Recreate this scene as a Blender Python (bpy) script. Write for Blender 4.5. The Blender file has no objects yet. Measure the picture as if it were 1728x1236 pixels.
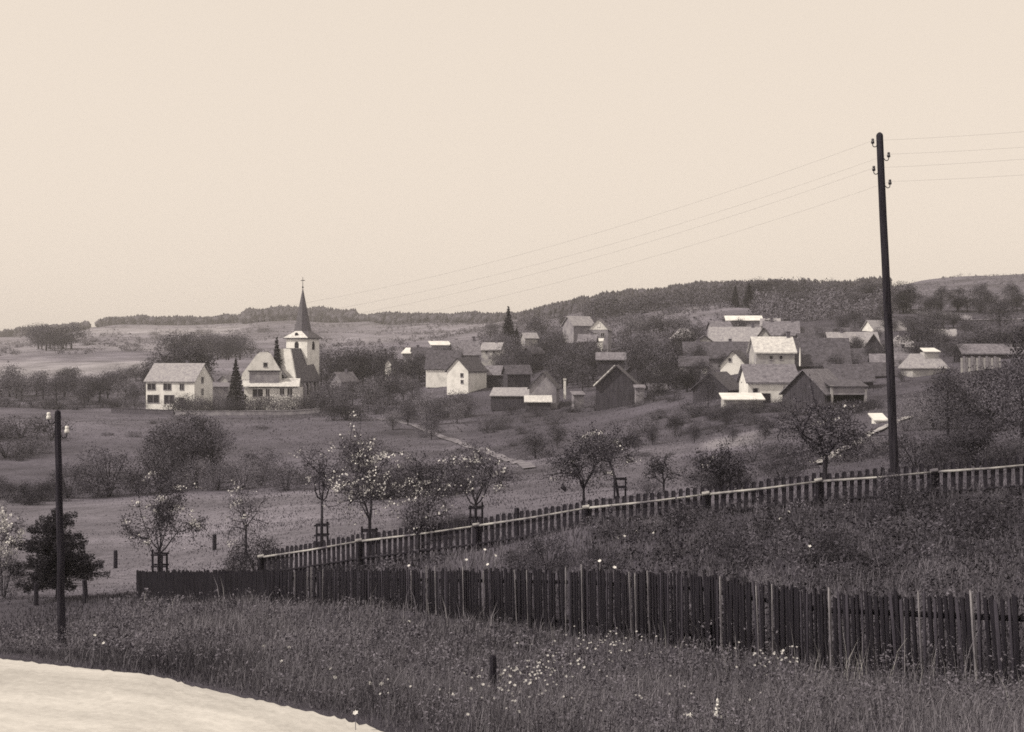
import bpy, math, random
import numpy as np
from mathutils import Vector, Matrix

R = math.radians
rng = np.random.default_rng(7)
random.seed(7)
sc = bpy.context.scene
COL = sc.collection

# ------------------------------------------------------------------ camera, sky, sun, exposure
F, CX, HOR = 2374.0, 864.0, 600.0          # focal length and eye level of the photograph, in its pixels
cam_d = bpy.data.cameras.new('camera')
cam = bpy.data.objects.new('camera', cam_d)
COL.objects.link(cam)
cam.rotation_euler = (R(90), 0, 0)
cam_d.sensor_fit = 'HORIZONTAL'
cam_d.sensor_width = 36.0
cam_d.lens = 36.0 * F / 1728.0
cam_d.shift_y = (HOR - 618.0) / 1728.0
cam_d.clip_end = 9000
cam_d.clip_start = 0.3
sc.camera = cam

SUN_EL, SUN_AZ = R(44), R(-112)            # azimuth measured from +Y (view) towards +X: high, from the left and a little behind
sun_dir = Vector((math.sin(SUN_AZ) * math.cos(SUN_EL), math.cos(SUN_AZ) * math.cos(SUN_EL), math.sin(SUN_EL)))
w = bpy.data.worlds.new('World')
sc.world = w
w.use_nodes = True
wn, wl = w.node_tree.nodes, w.node_tree.links
wn.clear()
sky = wn.new('ShaderNodeTexSky')
sky.sky_type = 'NISHITA'
sky.sun_disc = False
sky.sun_elevation = SUN_EL
sky.sun_rotation = SUN_AZ
sky.air_density = 1.0
sky.dust_density = 4.0
bw = wn.new('ShaderNodeRGBToBW')
mp = wn.new('ShaderNodeMath'); mp.operation = 'POWER'; mp.inputs[1].default_value = 0.12   # thin bright overcast: evens the sky out
tint = wn.new('ShaderNodeMix'); tint.data_type = 'RGBA'; tint.blend_type = 'MULTIPLY'
tint.inputs[0].default_value = 1.0
tint.inputs[7].default_value = (1.0, 0.872, 0.742, 1)
bg = wn.new('ShaderNodeBackground')
bg.inputs[1].default_value = 0.76
wo = wn.new('ShaderNodeOutputWorld')
wl.new(sky.outputs[0], bw.inputs[0]); wl.new(bw.outputs[0], mp.inputs[0])
wl.new(mp.outputs[0], tint.inputs[6]); wl.new(tint.outputs[2], bg.inputs[0]); wl.new(bg.outputs[0], wo.inputs[0])

sd = bpy.data.lights.new('sun', 'SUN')
sd.energy = 3.1
sd.angle = R(0.6)
sd.color = (1.0, 0.9, 0.76)
so = bpy.data.objects.new('sun', sd)
COL.objects.link(so)
so.rotation_euler = (-sun_dir).to_track_quat('-Z', 'Y').to_euler()

sc.view_settings.view_transform = 'Standard'
sc.view_settings.look = 'None'
sc.view_settings.exposure = 0.0
sc.view_settings.gamma = 1.0
sc.view_settings.use_curve_mapping = False
sc.render.engine = 'CYCLES'
sc.cycles.use_denoising = False
sc.cycles.max_bounces = 5
sc.cycles.diffuse_bounces = 3
sc.cycles.transparent_max_bounces = 4
sc.cycles.volume_bounces = 2
sc.cycles.filter_width = 1.7

# ------------------------------------------------------------------ helpers
def tag(o, label=None, cat=None, group=None, kind=None):
    if label: o['label'] = label
    if cat: o['category'] = cat
    if group: o['group'] = group
    if kind: o['kind'] = kind
    return o

def link(name, me, parent=None, loc=None):
    o = bpy.data.objects.new(name, me)
    COL.objects.link(o)
    if parent: o.parent = parent
    if loc is not None: o.location = loc
    return o

def empty(name, loc=(0, 0, 0), rz=0.0):
    o = bpy.data.objects.new(name, None)
    COL.objects.link(o)
    o.location = loc
    o.rotation_euler = (0, 0, rz)
    o.empty_display_size = 0.2
    return o

def thing(name, label, cat, loc=(0, 0, 0), rz=0.0, group=None):
    return tag(empty(name, loc, rz), label, cat, group)

def mesh_np(name, V, Fc, mat, shade=None, smooth=False):
    """V (n,3), Fc (m,k) -> mesh; shade: one float per face"""
    V = np.asarray(V, np.float32); Fc = np.asarray(Fc, np.int32)
    me = bpy.data.meshes.new(name)
    m, k = Fc.shape
    me.vertices.add(len(V)); me.vertices.foreach_set('co', V.ravel())
    me.loops.add(m * k); me.loops.foreach_set('vertex_index', Fc.ravel())
    me.polygons.add(m); me.polygons.foreach_set('loop_start', np.arange(0, m * k, k, dtype=np.int32))
    if shade is not None:
        a = me.attributes.new('shade', 'FLOAT', 'FACE')
        a.data.foreach_set('value', np.asarray(shade, np.float32))
    if smooth:
        me.polygons.foreach_set('use_smooth', np.ones(m, bool))
    me.update(calc_edges=True)
    me.materials.append(mat)
    return me

class MB:
    """collects simple shapes into one mesh"""
    def __init__(s): s.v = []; s.f = []
    def add(s, vs, fs):
        b = len(s.v); s.v += [tuple(p) for p in vs]; s.f += [tuple(i + b for i in f) for f in fs]; return s
    def box(s, x0, x1, y0, y1, z0, z1):
        return s.add([(x0, y0, z0), (x1, y0, z0), (x1, y1, z0), (x0, y1, z0), (x0, y0, z1), (x1, y0, z1), (x1, y1, z1), (x0, y1, z1)],
                     [(3, 2, 1, 0), (4, 5, 6, 7), (0, 1, 5, 4), (1, 2, 6, 5), (2, 3, 7, 6), (3, 0, 4, 7)])
    def tube(s, pts, rad, n=6, cap=True):
        pts = [Vector(p) for p in pts]
        if not hasattr(rad, '__len__'): rad = [rad] * len(pts)
        b = len(s.v)
        for i, p in enumerate(pts):
            d = (pts[min(i + 1, len(pts) - 1)] - pts[max(i - 1, 0)])
            if d.length < 1e-9: d = Vector((0, 0, 1))
            d.normalize()
            a = Vector((1, 0, 0)) if abs(d.x) < 0.8 else Vector((0, 1, 0))
            u = d.cross(a).normalized(); v = d.cross(u)
            for j in range(n):
                t = 2 * math.pi * j / n
                s.v.append(tuple(p + (u * math.cos(t) + v * math.sin(t)) * rad[i]))
        for i in range(len(pts) - 1):
            for j in range(n):
                s.f.append((b + i * n + j, b + i * n + (j + 1) % n, b + (i + 1) * n + (j + 1) % n, b + (i + 1) * n + j))
        if cap:
            s.f.append(tuple(b + j for j in range(n - 1, -1, -1)))
            s.f.append(tuple(b + (len(pts) - 1) * n + j for j in range(n)))
        return s
    def mesh(s, name, mat, smooth=False):
        me = bpy.data.meshes.new(name)
        me.from_pydata(s.v, [], s.f); me.update()
        if smooth:
            for p in me.polygons: p.use_smooth = True
        me.materials.append(mat)
        return me
    def build(s, name, mat, parent=None, smooth=False):
        return link(name, s.mesh(name, mat, smooth), parent)

def copy_thing(root, loc, rz, scale, label=None, group=None, kids={}):
    c = root.copy(); COL.objects.link(c)
    c.location = loc; c.rotation_euler = (0, 0, rz); c.scale = scale
    if label: c['label'] = label
    if group: c['group'] = group
    for ch in root.children:
        d = ch.copy(); COL.objects.link(d); d.parent = c
    return c

def vnoise(x, y, seed=0):
    """cheap smooth 2-D value noise, 0..1"""
    x = np.asarray(x, float); y = np.asarray(y, float)
    xi = np.floor(x).astype(np.int64); yi = np.floor(y).astype(np.int64)
    xf = x - xi; yf = y - yi
    def hsh(a, b):
        h = (a * 374761393 + b * 668265263 + seed * 974711) & 0x7fffffff
        h = ((h ^ (h >> 13)) * 1274126177) & 0x7fffffff
        return ((h ^ (h >> 16)) & 0xffff) / 65535.0
    u = xf * xf * (3 - 2 * xf); v = yf * yf * (3 - 2 * yf)
    return (hsh(xi, yi) * (1 - u) + hsh(xi + 1, yi) * u) * (1 - v) + (hsh(xi, yi + 1) * (1 - u) + hsh(xi + 1, yi + 1) * u) * v

# ------------------------------------------------------------------ materials (toned-print greys)
def grey(v, warm=0.0):
    """albedo of luminance v; dark things of the print lean to violet, light ones to cream"""
    k = max(0.0, 1.0 - v / 0.5) * (1 - warm)
    return (v * (1.0 + 0.05 * k), v * (1.0 - 0.025 * k), v * (1.0 + 0.32 * k), 1)

def mat_new(name):
    m = bpy.data.materials.new(name); m.use_nodes = True
    nt = m.node_tree
    return m, nt.nodes, nt.links, nt.nodes['Principled BSDF']

def mat_noise(name, v0, v1, scale=2.0, rough=0.85, bump=0.0, detail=6.0, stretch=(1, 1, 1), spec=0.2, bscale=None, mid=(0.35, 0.65)):
    m, n, l, b = mat_new(name)
    tc = n.new('ShaderNodeTexCoord'); mp = n.new('ShaderNodeMapping'); mp.inputs['Scale'].default_value = stretch
    tx = n.new('ShaderNodeTexNoise'); tx.inputs['Scale'].default_value = scale; tx.inputs['Detail'].default_value = detail
    tx.inputs['Roughness'].default_value = 0.65
    cr = n.new('ShaderNodeValToRGB')
    cr.color_ramp.elements[0].position, cr.color_ramp.elements[1].position = mid
    cr.color_ramp.elements[0].color = grey(v0); cr.color_ramp.elements[1].color = grey(v1)
    l.new(tc.outputs['Object'], mp.inputs[0]); l.new(mp.outputs[0], tx.inputs[0]); l.new(tx.outputs[0], cr.inputs[0])
    l.new(cr.outputs[0], b.inputs['Base Color'])
    b.inputs['Roughness'].default_value = rough; b.inputs['Specular IOR Level'].default_value = spec
    if bump:
        t2 = n.new('ShaderNodeTexNoise'); t2.inputs['Scale'].default_value = bscale or scale * 4; t2.inputs['Detail'].default_value = 4
        bp = n.new('ShaderNodeBump'); bp.inputs['Strength'].default_value = bump; bp.inputs['Distance'].default_value = 0.05
        l.new(mp.outputs[0], t2.inputs[0]); l.new(t2.outputs[0], bp.inputs['Height']); l.new(bp.outputs[0], b.inputs['Normal'])
    return m

def mat_shade(name, v0, v1, rough=0.8, trans=0.0, rnd=0.35):
    """leaves and blades: albedo from the face attribute 'shade', varied per object"""
    m, n, l, b = mat_new(name)
    at = n.new('ShaderNodeAttribute'); at.attribute_name = 'shade'
    oi = n.new('ShaderNodeObjectInfo')
    ml = n.new('ShaderNodeMath'); ml.operation = 'MULTIPLY_ADD'; ml.inputs[1].default_value = rnd; ml.inputs[2].default_value = -rnd / 2
    ad = n.new('ShaderNodeMath'); ad.operation = 'ADD'; ad.use_clamp = True
    cr = n.new('ShaderNodeValToRGB')
    cr.color_ramp.elements[0].color = grey(v0); cr.color_ramp.elements[1].color = grey(v1)
    l.new(oi.outputs['Random'], ml.inputs[0]); l.new(ml.outputs[0], ad.inputs[0]); l.new(at.outputs['Fac'], ad.inputs[1])
    l.new(ad.outputs[0], cr.inputs[0]); l.new(cr.outputs[0], b.inputs['Base Color'])
    b.inputs['Roughness'].default_value = rough; b.inputs['Specular IOR Level'].default_value = 0.15
    return m

def mat_tiles(name, v0, v1, rough=0.7, spec=0.3, sx=3.2, sz=6.0):
    """roof: courses of tiles too far away to tell apart, weathered in patches"""
    m, n, l, b = mat_new(name)
    tc = n.new('ShaderNodeTexCoord')
    wv = n.new('ShaderNodeTexWave'); wv.wave_type = 'BANDS'; wv.bands_direction = 'Z'
    wv.inputs['Scale'].default_value = sz / 3; wv.inputs['Distortion'].default_value = 1.2; wv.inputs['Detail'].default_value = 2
    nz = n.new('ShaderNodeTexNoise'); nz.inputs['Scale'].default_value = 2.0; nz.inputs['Detail'].default_value = 8; nz.inputs['Roughness'].default_value = 0.75
    cr = n.new('ShaderNodeValToRGB'); cr.color_ramp.elements[0].position = 0.36; cr.color_ramp.elements[1].position = 0.66
    cr.color_ramp.elements[0].color = grey(v0); cr.color_ramp.elements[1].color = grey(v1)
    bp = n.new('ShaderNodeBump'); bp.inputs['Strength'].default_value = 0.5; bp.inputs['Distance'].default_value = 0.06
    l.new(tc.outputs['Object'], wv.inputs[0]); l.new(tc.outputs['Object'], nz.inputs[0])
    l.new(nz.outputs[0], cr.inputs[0]); l.new(cr.outputs[0], b.inputs['Base Color'])
    l.new(wv.outputs[0], bp.inputs['Height']); l.new(bp.outputs[0], b.inputs['Normal'])
    b.inputs['Roughness'].default_value = rough; b.inputs['Specular IOR Level'].default_value = spec
    return m

M = {}
M['plaster'] = mat_noise('white_plaster', 0.6, 0.86, 0.7, 0.9, 0.1, 7, mid=(0.3, 0.55))
M['plaster_grey'] = mat_noise('grey_plaster', 0.18, 0.34, 0.8, 0.9, 0.1, 7)
M['plaster_mid'] = mat_noise('pale_plaster', 0.27, 0.5, 0.8, 0.9, 0.1, 7)
M['timber'] = mat_noise('dark_boarding', 0.035, 0.075, 1.5, 0.9, 0.2, 6, stretch=(3, 3, 0.4))
M['stone'] = mat_noise('field_stone', 0.2, 0.42, 1.6, 0.9, 0.5, 8)
M['tile_dark'] = mat_tiles('dark_roof_tiles', 0.035, 0.12)
M['tile_mid'] = mat_tiles('weathered_roof_tiles', 0.09, 0.26)
M['tile_pale'] = mat_tiles('pale_roof_tiles', 0.2, 0.42)
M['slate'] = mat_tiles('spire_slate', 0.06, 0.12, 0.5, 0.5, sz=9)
M['slate_bright'] = mat_tiles('bright_slate', 0.42, 0.82, 0.5, 0.5)  # pale copy of slate; on church and parish house it stands for reflected light
M['sheet'] = mat_noise('bright_metal_sheet', 0.62, 0.84, 0.8, 0.5, 0.05, 4)
M['glass'] = mat_noise('dark_window_glass', 0.02, 0.035, 1.0, 0.15, 0, spec=0.5)
M['frame'] = mat_noise('window_frame_paint', 0.3, 0.42, 3.0, 0.7)
M['void'] = mat_noise('dark_door_boards', 0.018, 0.03, 2.0, 0.9)
M['brick'] = mat_noise('chimney_brick', 0.08, 0.16, 3.0, 0.9, 0.3)
M['iron'] = mat_noise('iron', 0.02, 0.04, 5.0, 0.6)
M['porcelain'] = mat_noise('white_porcelain', 0.75, 0.82, 3.0, 0.25, spec=0.5)
M['porcelain_dark'] = mat_noise('brown_porcelain', 0.03, 0.05, 3.0, 0.25, spec=0.5)
M['pole'] = mat_noise('tarred_pole_wood', 0.014, 0.05, 3.0, 0.8, 0.4, 6, stretch=(6, 6, 0.35), spec=0.03)
M['bark'] = mat_noise('bark', 0.025, 0.06, 5.0, 0.95, 0.5, 6, stretch=(2, 2, 0.5))
M['post'] = mat_noise('post_wood', 0.02, 0.05, 4.0, 0.9, 0.4, 6, stretch=(4, 4, 0.5), spec=0.03)
M['slat_dark'] = mat_noise('dark_slat_wood', 0.010, 0.030, 3.0, 0.9, 0.4, 7, stretch=(6, 6, 0.5), spec=0.03)
M['slat_mid'] = mat_noise('grey_slat_wood', 0.025, 0.075, 3.0, 0.9, 0.4, 7, stretch=(6, 6, 0.5), spec=0.03)
M['slat_pale'] = mat_noise('pale_slat_wood', 0.07, 0.36, 3.0, 0.9, 0.4, 7, stretch=(6, 6, 0.6), spec=0.03)
M['rail_pale'] = mat_noise('peeled_rail_wood', 0.10, 0.52, 2.2, 0.85, 0.4, 7, stretch=(1, 1, 1))
M['picket'] = mat_noise('picket_wood', 0.014, 0.045, 3.0, 0.9, 0.4, 7, stretch=(6, 6, 0.6), spec=0.03)
M['wire'] = mat_noise('wire_metal', 0.06, 0.09, 2.0, 0.5)
M['leaf'] = mat_shade('leaves', 0.022, 0.16)
M['leaf_dark'] = mat_shade('dark_leaves', 0.011, 0.088)
M['leaf_pale'] = mat_shade('pale_leaves', 0.06, 0.24)
M['needle'] = mat_shade('needles', 0.012, 0.05)
M['daisy'] = mat_shade('small_flower_heads', 0.12, 0.62, rnd=0.0)
M['blossom'] = mat_shade('blossom', 0.35, 0.85, rnd=0.0)
M['grass'] = mat_shade('grass_blades', 0.032, 0.27, rnd=0.0)
M['grass_meadow'] = mat_shade('meadow_blades', 0.05, 0.22, rnd=0.0)
M['grass_garden'] = mat_shade('garden_blades', 0.03, 0.21, rnd=0.0)
M['weed'] = mat_shade('weed_leaves', 0.03, 0.19, rnd=0.0)
M['straw'] = mat_shade('dry_stalks', 0.15, 0.5, rnd=0.0)
M['scrub_far'] = mat_shade('hill_scrub_leaves', 0.07, 0.19, rnd=0.0)
M['wood_far'] = mat_shade('hill_wood_needles', 0.035, 0.115, rnd=0.0)

def mat_ground():
    m, n, l, b = mat_new('meadow_ground')
    at = n.new('ShaderNodeVertexColor'); at.layer_name = 'field'
    geo = n.new('ShaderNodeNewGeometry')
    n1 = n.new('ShaderNodeTexNoise'); n1.inputs['Scale'].default_value = 0.05; n1.inputs['Detail'].default_value = 9; n1.inputs['Roughness'].default_value = 0.7
    n2 = n.new('ShaderNodeTexNoise'); n2.inputs['Scale'].default_value = 1.3; n2.inputs['Detail'].default_value = 8; n2.inputs['Roughness'].default_value = 0.75
    r1 = n.new('ShaderNodeMapRange'); r1.inputs[1].default_value = 0.3; r1.inputs[2].default_value = 0.7; r1.inputs[3].default_value = 0.42; r1.inputs[4].default_value = 1.42
    r2 = n.new('ShaderNodeMapRange'); r2.inputs[1].default_value = 0.3; r2.inputs[2].default_value = 0.7; r2.inputs[3].default_value = 0.7; r2.inputs[4].default_value = 1.25
    mm = n.new('ShaderNodeMath'); mm.operation = 'MULTIPLY'
    mx = n.new('ShaderNodeMix'); mx.data_type = 'RGBA'; mx.blend_type = 'MULTIPLY'; mx.inputs[0].default_value = 1.0
    l.new(geo.outputs['Position'], n1.inputs[0]); l.new(geo.outputs['Position'], n2.inputs[0])
    l.new(n1.outputs[0], r1.inputs[0]); l.new(n2.outputs[0], r2.inputs[0])
    l.new(r1.outputs[0], mm.inputs[0]); l.new(r2.outputs[0], mm.inputs[1])
    l.new(at.outputs[0], mx.inputs[6]); l.new(mm.outputs[0], mx.inputs[7]); l.new(mx.outputs[2], b.inputs['Base Color'])
    bp = n.new('ShaderNodeBump'); bp.inputs['Strength'].default_value = 0.6; bp.inputs['Distance'].default_value = 0.3
    l.new(n2.outputs[0], bp.inputs['Height']); l.new(bp.outputs[0], b.inputs['Normal'])
    b.inputs['Roughness'].default_value = 1.0; b.inputs['Specular IOR Level'].default_value = 0.05
    return m
M['ground'] = mat_ground()

def mat_road():
    m, n, l, b = mat_new('pale_road_gravel')
    uv = n.new('ShaderNodeUVMap'); uv.uv_map = 'road'
    mp = n.new('ShaderNodeMapping'); mp.inputs['Scale'].default_value = (0.22, 5.0, 1)
    n1 = n.new('ShaderNodeTexNoise'); n1.inputs['Scale'].default_value = 1.0; n1.inputs['Detail'].default_value = 7; n1.inputs['Distortion'].default_value = 0.1; n1.inputs['Roughness'].default_value = 0.7
    geo = n.new('ShaderNodeNewGeometry')
    n2 = n.new('ShaderNodeTexNoise'); n2.inputs['Scale'].default_value = 11; n2.inputs['Detail'].default_value = 8; n2.inputs['Roughness'].default_value = 0.8
    ad = n.new('ShaderNodeMath'); ad.operation = 'MULTIPLY_ADD'; ad.inputs[1].default_value = 0.6
    cr = n.new('ShaderNodeValToRGB'); cr.color_ramp.elements[0].position = 0.55; cr.color_ramp.elements[1].position = 1.0
    cr.color_ramp.elements[0].color = (0.33, 0.322, 0.315, 1); cr.color_ramp.elements[1].color = (0.62, 0.61, 0.6, 1)
    l.new(uv.outputs[0], mp.inputs[0]); l.new(mp.outputs[0], n1.inputs[0]); l.new(geo.outputs['Position'], n2.inputs[0])
    sep = n.new('ShaderNodeSeparateXYZ'); l.new(uv.outputs[0], sep.inputs[0])
    wob = n.new('ShaderNodeMath'); wob.operation = 'MULTIPLY_ADD'; wob.inputs[1].default_value = 0.10; l.new(n1.outputs[0], wob.inputs[0]); l.new(sep.outputs[1], wob.inputs[2])
    sn = n.new('ShaderNodeMath'); sn.operation = 'MULTIPLY'; sn.inputs[1].default_value = 2 * math.pi * 2.6; l.new(wob.outputs[0], sn.inputs[0])
    s2 = n.new('ShaderNodeMath'); s2.operation = 'SINE'; l.new(sn.outputs[0], s2.inputs[0])
    tr = n.new('ShaderNodeMath'); tr.operation = 'MULTIPLY_ADD'; tr.inputs[1].default_value = 0.035; l.new(s2.outputs[0], tr.inputs[0]); l.new(n1.outputs[0], tr.inputs[2])
    l.new(n2.outputs[0], ad.inputs[0]); l.new(tr.outputs[0], ad.inputs[2]); l.new(ad.outputs[0], cr.inputs[0]); l.new(cr.outputs[0], b.inputs['Base Color'])
    bp = n.new('ShaderNodeBump'); bp.inputs['Strength'].default_value = 0.35; bp.inputs['Distance'].default_value = 0.02
    l.new(n2.outputs[0], bp.inputs['Height']); l.new(bp.outputs[0], b.inputs['Normal'])
    b.inputs['Roughness'].default_value = 0.95; b.inputs['Specular IOR Level'].default_value = 0.1
    return m
M['road'] = mat_road()

# ------------------------------------------------------------------ the lie of the land
HEIGHT_COLUMNS = {   # bearing (as photo column) -> (distance, height relative to the eye)
    -500: [(2, -1.8), (8, -3.0), (11, -3.6), (17, -3.66), (19, -4.0), (28, -6.0), (45, -8.5), (60, -9.6), (100, -10.9), (130, -12.4), (160, -13), (280, -11.5), (330, -9.5), (450, -5)],
    0: [(2, -1.8), (8, -3.0), (11, -3.6), (17, -3.66), (19, -4.0), (28, -5.75), (45, -8.1), (60, -9.3), (100, -10.6), (130, -12.2), (160, -13), (280, -11.5), (330, -9.5), (450, -4)],
    250: [(2, -1.8), (8, -3.0), (11, -3.6), (16, -3.66), (18, -4.0), (28, -5.6), (44, -7.8), (60, -9.0), (80, -9.9), (100, -10.5), (130, -12), (160, -13), (275, -11.6), (300, -10.6), (450, -3)],
    500: [(2, -1.8), (8, -3.0), (11, -3.55), (14.6, -3.66), (17, -4.1), (24, -5.1), (36, -6.4), (42, -6.9), (60, -8.0), (80, -9.2), (105, -10.2), (130, -11.5), (160, -12.8), (280, -11.3), (310, -10.8), (450, -3)],
    750: [(2, -1.8), (8, -3.0), (14, -3.75), (19, -4.5), (29, -5.5), (38, -5.6), (50, -6.6), (70, -8.0), (100, -9.6), (150, -11.5), (200, -11.5), (250, -10.5), (280, -7.5), (330, -4.5), (450, 1)],
    1000: [(2, -1.8), (8, -2.9), (12, -3.5), (18, -4.3), (24.5, -4.95), (36.5, -4.45), (50, -5.6), (70, -7), (100, -8.6), (150, -10), (200, -9.8), (240, -8.3), (300, -4), (350, 1.0), (450, 8)],
    1250: [(2, -1.8), (8, -2.8), (12, -3.4), (19.5, -4.25), (24, -4.1), (36, -4.05), (50, -5.2), (80, -6.8), (120, -7.9), (160, -7.2), (180, -6.0), (220, -4.2), (260, -1), (300, 2), (340, 5.5), (450, 14)],
    1500: [(2, -1.8), (8, -2.5), (12, -3.1), (16, -3.75), (24, -3.7), (35, -3.6), (50, -4.5), (80, -5.6), (120, -5.9), (170, -5.2), (200, -4), (250, 0), (300, 4.2), (340, 7.5), (450, 16)],
    1728: [(2, -1.8), (8, -2.3), (11, -2.95), (14, -3.4), (24, -3.5), (34, -3.3), (50, -4.2), (80, -5), (120, -4.6), (170, -3), (250, 1), (340, 8), (450, 17)],
    2230: [(2, -1.8), (8, -2.2), (11, -2.8), (14, -3.2), (24, -3.3), (34, -3.0), (50, -4.0), (80, -4.6), (120, -4), (170, -2), (250, 2.5), (340, 10), (450, 20)],
}
SKYLINE = [(-500, 566), (0, 560), (30, 558), (60, 550), (100, 550), (165, 541), (200, 537), (300, 539), (400, 536), (415, 527), (500, 524), (550, 529), (600, 533), (700, 534), (760, 537), (830, 536),
           (900, 524), (950, 514), (1000, 502), (1050, 495), (1100, 488), (1150, 481), (1200, 475), (1250, 472), (1300, 471), (1350, 473), (1400, 477), (1440, 479), (1500, 479), (1540, 477), (1600, 470), (1660, 463), (1728, 459), (2230, 452)]
RIDGE_Y = [(-500, 1500), (600, 1500), (850, 1150), (1000, 950), (1480, 900), (1560, 780), (2230, 760)]
CANOPY = [(-500, 9), (60, 8), (165, 9), (400, 9), (415, 14), (550, 12), (600, 7), (830, 7), (900, 13), (1300, 16), (1440, 13), (1500, 6), (1540, 0), (2230, 0)]   # rows of tree cover on the skyline

PXG = np.arange(-500, 2231, 10.0)
YG = np.exp(np.linspace(math.log(1.5), math.log(2100), 420))
def build_height_grid():
    cols = sorted(HEIGHT_COLUMNS)
    Z = np.zeros((len(cols), len(YG)))
    for i, c in enumerate(cols):
        yy, zz = zip(*HEIGHT_COLUMNS[c])
        Z[i] = np.interp(np.log(YG), np.log(yy), zz)
    G = np.zeros((len(PXG), len(YG)))
    for j in range(len(YG)):
        G[:, j] = np.interp(PXG, cols, Z[:, j])
    sky_py = np.interp(PXG, *zip(*SKYLINE)); ry = np.interp(PXG, *zip(*RIDGE_Y)); can = np.interp(PXG, *zip(*CANOPY))
    for i in range(len(PXG)):
        z450 = np.interp(450, YG, G[i]); p450 = HOR - z450 * F / 450
        pr = sky_py[i] + can[i]
        far = YG > 450
        t = np.clip((np.log(YG) - math.log(450)) / (math.log(ry[i]) - math.log(450)), 0, 1)
        py = p450 + (pr - p450) * t ** 0.85
        zf = (HOR - py) / F * YG
        zr = (HOR - pr) / F * ry[i]
        zf = np.where(YG > ry[i], zr - (YG - ry[i]) * 0.07, zf)
        G[i] = np.where(far, zf, G[i])
    k = np.array([1, 4, 6, 4, 1.0]); k /= k.sum()
    for _ in range(3):       # soften the seams
        P = np.pad(G, ((2, 2), (0, 0)), mode='edge'); G = sum(k[a] * P[a:a + G.shape[0]] for a in range(5))
    for _ in range(2):
        P = np.pad(G, ((0, 0), (2, 2)), mode='edge'); G = sum(k[a] * P[:, a:a + G.shape[1]] for a in range(5))
    return G
HG = build_height_grid()
LYG = np.log(YG)
def polar(x, y):
    x = np.asarray(x, float); y = np.asarray(y, float)
    r = np.hypot(x, y) + 1e-6
    a = np.arctan2(x, y)
    ac = np.clip(a, R(-29.8), R(29.8))
    return CX + F * np.tan(ac), r * np.cos(ac)
def height(x, y):
    px, ye = polar(x, y)
    ye = np.clip(ye, YG[0], YG[-1] * 0.999)
    fi = np.clip((px - PXG[0]) / 10.0, 0, len(PXG) - 1.001); fj = np.clip((np.log(ye) - LYG[0]) / (LYG[1] - LYG[0]), 0, len(YG) - 1.001)
    i = fi.astype(int); j = fj.astype(int); u = fi - i; v = fj - j
    z = (HG[i, j] * (1 - u) + HG[i + 1, j] * u) * (1 - v) + (HG[i, j + 1] * (1 - u) + HG[i + 1, j + 1] * u) * v
    amp = np.clip((ye - 16) / 40, 0, 1)
    z = z + amp * (vnoise(np.asarray(x) * 0.16, np.asarray(y) * 0.16, 3) - 0.5) * 0.35 + amp * np.clip(ye / 600, 0, 1) * (vnoise(np.asarray(x) * 0.018, np.asarray(y) * 0.018, 5) - 0.5) * 5
    return z
def hz(x, y): return float(height(np.array([x]), np.array([y]))[0])
def gx(px, Y): return (px - CX) / F * Y
def ground_at(px, Y, sink=0.0):
    x = gx(px, Y); return Vector((x, Y, hz(x, Y) - sink))
def at(px, py, Y): return Vector((gx(px, Y), Y, (HOR - py) / F * Y))

ROAD_EDGE = [(-500, 16.9), (-200, 17.1), (0, 17.0), (150, 16.5), (300, 15.9), (450, 14.95), (560, 14.2), (660, 13.6), (900, 12.4), (1200, 11.2), (1728, 9.6), (2230, 8.6)]
def road_edge(px): return np.interp(px, *zip(*ROAD_EDGE))

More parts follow.
